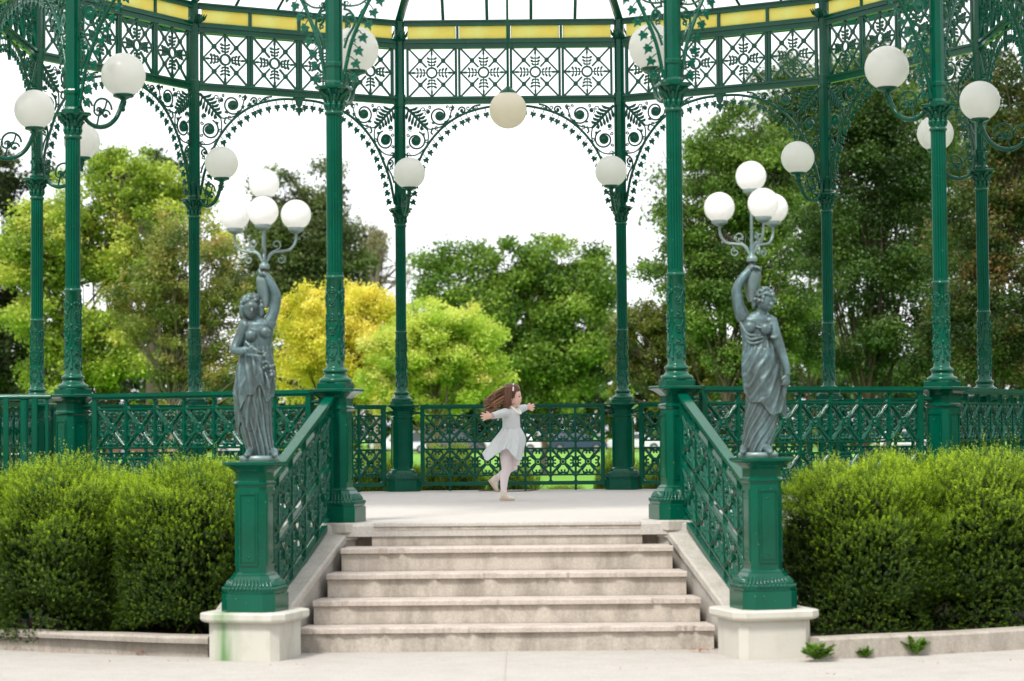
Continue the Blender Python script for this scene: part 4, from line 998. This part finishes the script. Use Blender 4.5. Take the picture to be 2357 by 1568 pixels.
# ---------------------------------------------------------------- the dancing girl
K = .000762
def g(x, y, d=0.0): return ((x-430)*K, d, (1480-y)*K)
girl = empty('person', (-.037, .496, 0)); tag(girl, 'small girl in a pale grey dress spinning on one leg with both arms out', 'person')
b = MB()
# torso, neck, head
limb(b, [g(470, 860, .0), g(488, 700, 0), g(492, 600, 0), g(492, 500, 0), g(500, 420, .005), g(512, 385, .005)], [.062, .066, .06, .062, .055, .03])
limb(b, [g(512, 410, .005), g(516, 330, .005)], [.027, .026])
b.ball(g(500, 208, 0), (.079, .075, .092), 20, 14); b.ball(g(545, 262, 0), (.052, .056, .062), 16, 10)
b.ball(g(562, 215, 0), (.036, .052, .05), 14, 9); b.ball(g(558, 325, 0), (.026, .027, .023), 12, 8)      # brow, chin
b.ball(g(567, 275, -.028), (.024, .022, .026), 12, 8); b.ball(g(567, 275, .028), (.024, .022, .026), 12, 8)  # cheeks
b.tube([g(592, 225, 0), g(606, 252, 0), g(611, 262, 0)], [.006, .010, .009], 8); b.ball(g(600, 296, 0), (.011, .016, .010), 10, 7)
b.ball(g(590, 318, 0), (.010, .014, .007), 10, 6)
b.ball(g(482, 262, -.07), (.014, .008, .02), 10, 7)                                                       # ear
# arms
limb(b, [g(440, 420, -.05), g(345, 448, -.15), g(262, 470, -.24)], [.034, .026, .019]); hand(b, g(258, 470, -.245), (-1, -.25, -.08), (0, -.25, 1), .118, .75, .1, 1, .0085)
limb(b, [g(552, 410, .06), g(615, 376, .15), g(665, 362, .23)], [.034, .026, .019]); hand(b, g(668, 360, .235), (.8, .45, -.05), (.15, 0, 1), .105, .7, .15, 1, .0085)
# standing leg, lifted leg
limb(b, [g(452, 850, -.03), g(430, 960, -.03), g(428, 1110, -.025), g(402, 1200, -.02), g(392, 1350, -.02), g(392, 1420, -.02)], [.066, .06, .043, .04, .028, .028])
limb(b, [g(480, 860, .04), g(520, 960, .03), g(528, 1058, .02)], [.062, .055, .042]); limb(b, [g(528, 1058, .02), g(440, 1110, .06), g(350, 1180, .08), g(296, 1225, .09)], [.042, .04, .03, .027])
limb(b, [g(392, 1425, -.02), g(440, 1452, -.02), g(490, 1462, -.02)], [.027, .022, .016])
limb(b, [g(290, 1225, .09), g(292, 1290, .085), g(305, 1345, .08)], [.027, .022, .016])
TR = lambda p: 1 if p[2] < (1480-800)*K else 0
organic(b, 'body', [SKIN, TIGHTS], girl, .0042, 3, TR)
for x, y, r in ((587, 243, .0055),):
    e = MB(); e.ball(g(x, y, -.036), (.007, .005, .0045), 8, 6); e.tube([g(x-16, y-3, -.045), g(x, y-9, -.043), g(x+10, y-4, -.037)], .0022, 5); e.build('eye', DARK, girl)
    e = MB(); e.tube([g(x-18, y-28, -.043), g(x, y-34, -.04), g(x+12, y-28, -.034)], .0022, 5); e.build('eyebrow', HAIR, girl)
e = MB(); e.ball(g(605, 299, -.004), (.006, .013, .005), 8, 6); e.build('mouth', LIP, girl)
# shoes: high-top canvas
def shoe(heel, toe, ank, up, y_):
    s_ = MB(); H_, T_, A_ = Vector(heel), Vector(toe), Vector(ank); d = (T_-H_); L_ = d.length; d.normalize(); u = Vector(up); u = (u-d*u.dot(d)).normalized(); sd = d.cross(u)
    rings = []
    for t, hw, ht in ((0, .018, .045), (.06, .027, .062), (.25, .030, .07), (.45, .031, .058), (.62, .034, .042), (.8, .035, .034), (.93, .027, .026), (1, .012, .012)):
        c = H_+d*L_*t; rings.append([tuple(c+sd*hw*math.cos(a)+u*(ht*.5+ht*.5*math.sin(a)*(1 if math.sin(a) > 0 else 1))) for a in [2*PI*j/14 for j in range(14)]])
    s_.loft(rings, True, True); c0 = H_+d*L_*.25+u*.05
    s_.tube([c0-u*.01, c0+(A_-c0)*.5, A_], [.036, .034, .034], 14)
    o = organic(s_, 'shoe', SHOE, girl, .004, 3)
    s2 = MB(); s2.loft([[tuple(H_+d*L_*t+sd*hw*q+u*z) for q, z in ((-1, -.004), (1, -.004), (1, .013), (-1, .013))] for t, hw in ((-.01, .017), (.05, .029), (.3, .032), (.6, .037), (.82, .037), (.95, .028), (1.01, .014))], True, False)
    s2.build('sole', SOLE, o)
    s3 = MB()
    for t in (.45, .55, .65): c = H_+d*L_*t+u*(.062-.04*(t-.45)); s3.tube([c-sd*.016, c+u*.003, c+sd*.016], .0025, 5)
    s3.build('laces', COLLAR, o)
shoe(g(345, 1472, -.02), g(520, 1472, -.02), g(392, 1365, -.02), (0, 0, 1), 0)
shoe(g(210, 1240, .095), g(308, 1378, .085), g(318, 1190, .088), (.85, 0, .5), 0)
# dress: bodice with sleeves, then the flying skirt
b = MB()
def ell(cx, cy, rx, ry, dd=0, n=40): return [((cx+rx*math.cos(2*PI*j/n)-430)*K, dd+ry*math.sin(2*PI*j/n), (1480-cy)*K) for j in range(n)]
b.loft([ell(490, 640, 112, .078), ell(490, 600, 108, .074), ell(490, 540, 105, .075), ell(486, 480, 106, .078), ell(486, 430, 100, .082, .002), ell(500, 395, 70, .07, .004), ell(512, 372, 40, .04, .005)], True, True)
limb(b, [g(452, 420, -.04), g(345, 448, -.15), g(264, 468, -.238)], [.045, .037, .029], 14); limb(b, [g(540, 405, .05), g(615, 378, .15), g(662, 363, .226)], [.045, .037, .029], 14)
dress = organic(b, 'dress', KNIT, girl, .005, 4)
e = MB(); e.tube([g(268, 467, -.236), g(255, 470, -.243)], [.031, .031], 14); e.build('cuff', m_simple('cuff_trim', lin(190, 170, 172), .9), dress)
e = MB(); e.tube([g(655, 366, .222), g(667, 361, .23)], [.031, .031], 14); e.build('cuff', m_simple('cuff_trim_dark', lin(120, 124, 130), .9), dress)
key = [(0, 636, 850, .10), (38, 590, 860, .16), (80, 500, 810, .2), (120, 330, 800, .2), (155, 190, 850, .14), (180, 126, 945, .05), (200, 205, 1004, -.04), (222, 300, 930, -.12), (250, 400, 868, -.17), (275, 440, 858, -.19), (300, 520, 960, -.17), (325, 580, 1012, -.12), (345, 618, 950, -.02), (360, 636, 850, .10)]
KA = np.array(key, float); nS, nR = 120, 26
def skring(t, off=0):
    out = []
    for j in range(nS):
        th_ = 360*j/nS; hx, hy, hd = (np.interp(th_, KA[:, 0], KA[:, i]) for i in (1, 2, 3))
        a = math.radians(th_); wx, wy, wd = 490+(110-off*300)*math.cos(a), 612, (.075-off)*math.sin(a)
        bul = math.sin(PI*min(t, 1))*(34*max(0, math.cos(a))+8)
        x, y, d = wx+(hx-wx)*t**1.15+bul*math.cos(a)*.9, wy+(hy-wy)*t, wd+(hd-wd)*t**1.1
        f = (math.sin(th_*PI/180*13+1.5*t)*.7+math.sin(th_*PI/180*8+2+2*t)*.6+.35*math.sin(th_*PI/180*21+t))*(.002+.0085*t)
        out.append(((x-430)*K+f*math.cos(a), d+f*math.sin(a)*1.4, (1480-y)*K))
    return out
b = MB(); b.loft([skring(i/nR) for i in range(nR+1)]+[skring(1-i/nR, .006) for i in range(0, nR+1, 2)], False, True)
b.build('skirt', KNIT, dress)
e = MB(); e.loft([ell(490, 608, 113, .079), ell(490, 614, 114, .08), ell(490, 620, 113, .079)], False, True); e.build('waist_seam', KNIT, dress)
# collar
b = MB()
for pts in ([g(478, 352, -.035), g(500, 372, -.06), g(548, 410, -.062), g(590, 445, -.045)], [g(590, 445, -.045), g(600, 420, -.02), g(560, 370, .02)]):
    b.tube(bez(pts, 5), [.006]+[.013]*(len(bez(pts, 5))-2)+[.005], 8, flat=.5)
b.build('collar', COLLAR, dress)
# hair
b = MB()
b.ball(g(478, 200, .004), (.086, .086, .098), 24, 14); b.ball(g(520, 150, 0), (.062, .076, .055), 18, 10); b.ball(g(440, 270, .0), (.055, .07, .085), 16, 10); b.ball(g(424, 330, 0), (.04, .055, .07), 14, 9)
hair = organic(b, 'hair', HAIR, girl, .005, 3, None)
q = random.Random(3)
b = MB()
for i in range(170):      # locks thrown out behind the head
    t = q.random(); sy = 130+190*t; d0 = q.uniform(-.06, .06); ex = 146+150*q.random()**1.3+20*t; ey = 262+155*t**.8+q.uniform(-16, 16); b.mi = 1 if q.random() < .45 else 0
    mx = 300+q.uniform(-15, 15); my = (sy+ey)/2-26*(1-t)+q.uniform(-6, 6)
    b.tube(bez([g(470, sy-15, d0*.8), g(400, sy-6+6*t, d0), g(mx, my+6, d0*1.3), g(ex+60, ey-30*(1-t), d0*1.3), g(ex, ey, d0*1.2)], 4), [.0062]*5+[.0058]*5+[.004]*4+[.0025]*2+[.0012], 5)
b.build('flying_locks', [HAIR, HAIRL], hair)
b = MB()
for i in range(40):       # straight locks in front of the ear and over the shoulder
    x = q.uniform(410, 490); ex = 425+q.uniform(0, 40); ey = q.uniform(340, 438) if x < 470 else q.uniform(300, 400)
    b.tube(bez([g(x+20, 125+q.uniform(0, 40), -.055-.02*q.random()), g(x+8, 220, -.083-.008*q.random()), g((x+ex)/2+2, 320, -.08-.01*q.random()), g(ex, ey, -.074)], 4), [.006]*5+[.008]*5+[.005]*2+[.0015], 5)
for i in range(26):       # fringe line at the temple
    y = 110+q.uniform(-4, 50); b.tube(bez([g(500, y-8, -.06*q.uniform(.3, 1.1)), g(556-q.uniform(0, 20), y+12, -.066*q.uniform(.4, 1.05)), g(500+q.uniform(-12, 34), 205+q.uniform(0, 60), -.080)], 4), [.006]*5+[.005]*3+[.002], 5)
b.build('front_locks', HAIR, hair)
b = MB(); pts = [g(512+8*math.cos(a), 210-128*math.cos(a), .091*math.sin(a)) for a in [-1.25+2.5*i/16 for i in range(17)]]
b.tube(pts, .0075, 8, flat=.6); b.build('headband', BAND, hair)

# ---------------------------------------------------------------- bronze statues
def folded(rows, k, x0, zb, nf, amp, seed, twist=0, n=150, sub=9, sweep=0):
    """rows: (y, left x, right x, depth ratio); loft rings carrying sharp running drapery folds"""
    A = np.array(rows, float); q = np.random.default_rng(seed); ph = q.uniform(0, 6.28, 8); ys = np.linspace(A[0, 0], A[-1, 0], len(rows)*sub); rings = []
    rid = lambda p: 1-abs(math.sin(p))**.75
    for y in ys:
        xl, xr, dr = (np.interp(y, A[::-1, 0], A[::-1, i]) for i in (1, 2, 3)); cx, rx = (xl+xr)/2, (xr-xl)/2*k; t = (ys[0]-y)/(ys[0]-ys[-1]); z = (zb-y)*k; ring = []
        for j in range(n):
            a = 2*PI*j/n; fr_ = -math.sin(a)                       # 1 on the side that faces the steps
            wv = .35*math.sin(z*11+ph[1])+.25*math.sin(z*23+2*a+ph[2])
            p1 = nf*.5*(a+twist*z)+ph[0]+wv+sweep*math.cos(a)*2.2*z
            p2 = nf*.92*(a+twist*1.25*z)+ph[3]+1.3*wv
            U = 26*(z+.9*(a-1.5*PI)**2*.06*sweep)+ph[4] if sweep else 0
            m1 = .5+.5*math.sin(a*1.0+z*7+ph[5])
            f = rid(p1)*(.55+.6*m1)+.5*rid(p2)*(1-.5*m1)-.55
            if sweep: f = f*.65+.55*rid(U*.5+a*sweep*1.6)*max(0, fr_)*t**.5
            r = amp*(1-.35*t)*f
            ring.append(((cx-x0)*k+rx*math.cos(a)+r*math.cos(a), rx*dr*math.sin(a)+r*math.sin(a), z))
        rings.append(ring)
    return rings
def mantle(b, rings, fn):
    """upper layer of cloth whose hem rises and falls round the figure"""
    n = len(rings[0]); m = len(rings)
    out = [[(p[0], p[1], p[2]+(1-i/(m-1))*fn(2*PI*j/n)) for j, p in enumerate(r)] for i, r in enumerate(rings)]
    b.loft(out, True, True)
def branch_lamp(o, az, zl, top_z, offs):
    """candelabrum: stem, three curled arms and four globes"""
    def arm_pts(a, r, z0, z1): c_, s_ = math.sin(a), -math.cos(a); return [(c_*q*r+az[0], s_*q*r+az[1], z0+(z1-z0)*h) for q, h in ((.04, 0), (.25, .30), (.50, .36), (.80, .42), (.98, .66), (1.0, 1.0))]
    st_ = MB(); st_.lathe([(.03, zl), (.034, zl+.008), (.03, zl+.018), (.02, zl+.03), (.012, zl+.06), (.009, zl+.2), (.009, top_z-.105)], 14, *az)
    for a in offs:
        c_, s_ = math.sin(a), -math.cos(a)
        for (cr, cz, r0, a0, tn) in ((.075, zl+.145, .032, -1.6, 1.15), (.105, zl+.05, .028, 1.5, -1.15)):
            P = spiral(cr, cz, r0, .010, a0, tn, 20); st_.tube([(az[0]+c_*x, az[1]+s_*x, z) for x, z in P], .0045, 6)
        st_.tube([(az[0]+c_*x, az[1]+s_*x, z) for x, z in bez([(.012, zl+.02), (.03, zl+.08), (.07, zl+.11)], 5)], .006, 6)
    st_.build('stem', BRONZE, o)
    s_ = MB(); s_.lathe([(.012, top_z-.12), (.03, top_z-.11), (.05, top_z-.098), (.052, top_z-.082), (.046, top_z-.08)], 18, *az); s_.build('lamp_cup', BRONZE, o)
    gl = globe_mesh(.096, 0, .045); D = gl.data('globe', GLOBEW); O('globe', D, o, (az[0], az[1], top_z))
    for a, dz in zip(offs, (0, 0, 0)):
        r = .2; z1 = zl+.335
        P = bez(arm_pts(a, r, zl+.03, z1-.105), 5); b_ = MB(); b_.tube(P, .0085, 8); b_.build('branch', BRONZE, o)
        ex, ey = az[0]+math.sin(a)*r, az[1]-math.cos(a)*r
        s_ = MB(); s_.lathe([(.012, z1-.12), (.03, z1-.11), (.05, z1-.098), (.052, z1-.082), (.046, z1-.08)], 18, ex, ey); s_.build('lamp_cup', BRONZE, o)
        O('globe', D, o, (ex, ey, z1))
def statue_left():
    x, y = NEW[-1]; k = .000840; o = empty('statue', (x+.03, y, .447), 0); tag(o, 'bronze woman with a flower garland, hand on her waist, holding up an urn lamp', 'statue', 'bronze lamp statues by the steps')
    P = lambda X, Y, d=0.: ((X-290)*k, d, (1500-Y)*k)
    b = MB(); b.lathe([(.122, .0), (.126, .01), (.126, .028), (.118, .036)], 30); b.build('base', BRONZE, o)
    b = MB()
    rows = [(1455, 205, 400, .62), (1400, 190, 398, .66), (1250, 148, 388, .66), (1100, 120, 386, .66), (1030, 98, 392, .66), (960, 108, 402, .66), (850, 125, 402, .64), (760, 138, 396, .62), (700, 150, 390, .6), (640, 168, 388, .58)]
    b.loft(folded(rows, k, 290, 1500, 17, .017, 3, .9), True, True)
    mantle(b, folded([(1010, 96, 416, .70), (900, 112, 416, .70), (800, 126, 406, .68), (705, 146, 394, .64)], k, 290, 1500, 12, .013, 12, 2.2), lambda a: .045*math.sin(4*a+1)+.03*math.sin(9*a)+.03*math.cos(a))
    mantle(b, folded([(1240, 128, 330, .80), (1120, 106, 340, .80), (960, 100, 350, .78), (820, 124, 350, .72)], k, 290, 1500, 10, .012, 15, -1.5), lambda a: .05*math.sin(3*a+2)+.025*math.sin(8*a))
    # apron of cloth falling in a zigzag edge
    for (xa, ya, xb, yb, w0) in ((250, 715, 272, 900, .012), (262, 880, 258, 1080, .010), (300, 760, 330, 960, .011), (345, 830, 378, 980, .009)):
        b.tube(bez([P(xa, ya, -.070), P((xa+xb)/2+8, (ya+yb)/2, -.082), P(xb, yb, -.070)], 5), [w0*.7]*3+[w0]*6+[w0*.4]*2, 9, flat=.7)
    b.loft([[((cx+rx*math.cos(2*PI*j/40)-290)*k, rx*k*dr*math.sin(2*PI*j/40), (1500-Y)*k) for j in range(40)] for Y, cx, rx, dr in ((700, 272, 118, .6), (640, 276, 108, .6), (580, 282, 108, .62), (520, 286, 112, .62), (470, 288, 104, .58), (440, 284, 80, .52), (420, 278, 40, .7))], True, True)
    b.ball(P(238, 556, -.050), (.038, .034, .038), 14, 10); b.ball(P(345, 532, -.048), (.036, .033, .036), 14, 10)
    for X, Y, r in ((190, 480, .043), (372, 468, .043)): b.ball(P(X, Y, 0), r, 14, 10)
    for i in range(3): b.tube(bez([P(196+22*i, 600+8*i, -.05), P(235+20*i, 640+10*i, -.068), P(290+14*i, 690, -.06)], 4), [.007]*9, 6)
    limb(b, [P(275, 440, 0), P(258, 400, -.012)], [.034, .03])
    b.ball(P(240, 352, -.022), (.052, .060, .072), 20, 14); b.ball(P(246, 395, -.052), (.024, .022, .02), 12, 8); b.ball(P(250, 370, -.082), (.010, .014, .014), 10, 7)
    b.ball(P(246, 340, -.066), (.04, .02, .03), 12, 8); b.ball(P(246, 389, -.076), (.013, .010, .007), 8, 6)
    q = random.Random(8)
    for i in range(70):
        a = q.uniform(0, 2*PI); e = q.uniform(-.2, 1.4); dx, dy, dz = math.cos(a)*math.cos(e), math.sin(a)*math.cos(e), math.sin(e)
        if dy < -.25 and dz < .45: continue
        c = P(240, 345, -.01); b.ball((c[0]+dx*.064, c[1]+dy*.066, c[2]+dz*.078), q.uniform(.012, .019), 8, 6)
    for s_ in (-1, 1): limb(b, [P(240+s_*62, 330, -.02), P(240+s_*68, 390, -.01), P(240+s_*52, 430, 0)], [.022, .022, .012])
    limb(b, [P(195, 480, 0), P(148, 570, -.01), P(118, 660, -.035), P(160, 676, -.085), P(215, 662, -.11)], [.044, .036, .032, .026, .02]); hand(b, P(222, 662, -.112), (1, -.1, -.25), (0, -.5, .8), .075, .3, .5, 1, .0075)
    limb(b, [P(368, 460, 0), P(402, 370, .005), P(424, 268, -.005), P(392, 180, -.01), P(352, 120, -.01)], [.042, .036, .031, .026, .021]); hand(b, P(352, 122, -.012), (-.85, -.1, .35), (.2, -.7, .5), .078, .2, .9, 1, .008)
    # feet
    for X, d in ((222, -.07), (398, -.055)): limb(b, [P(X+6, 1425, d+.03), P(X-2 if X < 300 else X+18, 1448, d-.03), P(X-22 if X < 300 else X+32, 1456, d-.06)], [.026, .022, .012])
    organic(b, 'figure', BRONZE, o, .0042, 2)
    b = MB(); ax = P(330, 60)[0]; b.lathe([(.030, P(0, 345)[2]), (.042, P(0, 300)[2]), (.046, P(0, 220)[2]), (.052, P(0, 150)[2]), (.050, P(0, 120)[2]), (.034, P(0, 92)[2]), (.019, P(0, 75)[2]), (.018, P(0, 58)[2]), (.034, P(0, 50)[2]), (.034, P(0, 42)[2])], 24, ax, .035)
    b.build('urn', BRONZE, o)
    b = MB(); q = random.Random(2)
    for i in range(34):
        t = q.random(); c = P(330+80*t, 690+190*t, -.075-.02*q.random()); b.ball((c[0]+q.gauss(0, .011), c[1]+q.gauss(0, .008), c[2]+q.gauss(0, .011)), q.uniform(.008, .015), 7, 5)
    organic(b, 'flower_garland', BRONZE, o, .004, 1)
    branch_lamp(o, (ax, .035), P(0, 42)[2], 1.755, (math.radians(4), math.radians(100), math.radians(-104)))
statue_left()
def statue_right():
    x, y = NEW[1]; k = .000872; o = empty('statue', (x-.02, y, .447), 0); tag(o, 'draped bronze woman looking down, one arm hanging, the other holding up an urn lamp', 'statue', 'bronze lamp statues by the steps')
    P = lambda X, Y, d=0.: ((X-500)*k, d, (1470-Y)*k)
    b = MB(); b.tf = Matrix.Translation((0, 0, 0)); b.lathe([(.120, .0), (.124, .01), (.124, .024), (.116, .032)], 30); b.build('base', BRONZE, o)
    b = MB()
    rows = [(1430, 380, 600, .6), (1380, 385, 606, .6), (1250, 402, 636, .6), (1130, 415, 662, .62), (1020, 420, 684, .62), (900, 402, 680, .62), (800, 400, 668, .62), (740, 402, 655, .6), (680, 400, 632, .58), (630, 402, 602, .56)]
    b.loft(folded(rows, k, 500, 1470, 13, .016, 6, -3.6, sweep=1), True, True)
    mantle(b, folded([(1080, 404, 704, .68), (950, 392, 700, .68), (840, 390, 684, .66), (740, 396, 664, .64), (690, 402, 640, .6)], k, 500, 1470, 11, .015, 21, -5.5, sweep=1), lambda a: -.085*math.cos(a+.5)+.02*math.sin(6*a))
    b.loft([[((cx+rx*math.cos(2*PI*j/40)-500)*k, rx*k*dr*math.sin(2*PI*j/40), (1470-Y)*k) for j in range(40)] for Y, cx, rx, dr in ((700, 520, 118, .58), (640, 500, 100, .6), (580, 494, 104, .62), (530, 494, 112, .6), (480, 496, 106, .56), (450, 510, 84, .5), (425, 535, 42, .7))], True, True)
    b.ball(P(448, 538, -.050), (.038, .034, .038), 14, 10); b.ball(P(560, 552, -.050), (.038, .034, .038), 14, 10)
    for X, Y, r in ((404, 462, .044), (596, 500, .043)): b.ball(P(X, Y, 0), r, 14, 10)
    for (p0, p1, p2, w0) in (((380, 505), (430, 590), (520, 600), .010), ((385, 540), (440, 625), (540, 610), .009), ((395, 590), (450, 655), (540, 640), .008), ((440, 500), (520, 545), (600, 520), .007)):
        b.tube(bez([P(*p0, -.042), P(*p1, -.066), P(*p2, -.055)], 5), [w0*.6]*3+[w0]*6+[w0*.5]*2, 8)
    limb(b, [P(530, 445, 0), P(556, 395, -.015)], [.034, .03])
    b.ball(P(562, 352, -.02), (.052, .062, .068), 20, 14); b.ball(P(588, 392, -.052), (.026, .022, .022), 12, 8); b.ball(P(600, 378, -.075), (.011, .014, .013), 10, 7)
    q = random.Random(9)
    for i in range(80):
        a = q.uniform(0, 2*PI); e = q.uniform(-.3, 1.5); dx, dy, dz = math.cos(a)*math.cos(e), math.sin(a)*math.cos(e), math.sin(e)
        if dy < -.2 and dz < .35 and dx > -.2: continue
        c = P(560, 340, -.01); b.ball((c[0]+dx*.062, c[1]+dy*.068, c[2]+dz*.07), q.uniform(.008, .014), 8, 6)
    b.ball(P(500, 350, .03), (.03, .03, .03), 12, 8); limb(b, [P(498, 340, .0), P(484, 380, .0), P(480, 405, .01)], [.02, .016, .01])
    b.tube([P(508, 318, -.06), P(560, 300, -.085), P(615, 318, -.06)], .009, 8)
    limb(b, [P(398, 455, 0), P(372, 370, .0), P(364, 266, -.005), P(405, 185, -.01), P(455, 130, -.012)], [.043, .037, .031, .026, .021]); hand(b, P(455, 132, -.012), (.85, -.1, .3), (-.2, -.7, .5), .08, .2, .9, 1, .008)
    limb(b, [P(598, 490, 0), P(632, 600, -.02), P(672, 720, -.03), P(700, 820, -.05), P(708, 880, -.06)], [.043, .036, .030, .024, .019]); hand(b, P(708, 882, -.062), (-.1, -.1, -1), (-.9, -.3, 0), .085, .25, .5, 1, .008)
    b.tube([P(596, 612, -.052), P(620, 618, -.062), P(650, 606, -.04)], .012, 8)
    limb(b, [P(690, 950, -.04), P(686, 1010, -.04), P(676, 1080, -.03)], [.018, .016, .01])
    for X, d, e in ((400, -.05, -28), (556, -.075, 22)): limb(b, [P(X, 1400, d+.03), P(X+e*.5, 1425, d-.03), P(X+e, 1434, d-.06)], [.026, .022, .012])
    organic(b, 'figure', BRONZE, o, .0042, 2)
    b = MB(); ax = P(478, 60)[0]; b.lathe([(.028, P(0, 355)[2]), (.042, P(0, 310)[2]), (.05, P(0, 220)[2]), (.055, P(0, 160)[2]), (.05, P(0, 130)[2]), (.034, P(0, 105)[2]), (.019, P(0, 88)[2]), (.018, P(0, 70)[2]), (.034, P(0, 62)[2]), (.034, P(0, 54)[2])], 24, ax, .035)
    b.build('urn', BRONZE, o)
    branch_lamp(o, (ax, .035), P(0, 54)[2], 1.76, (math.radians(16), math.radians(132), math.radians(-100)))
statue_right()
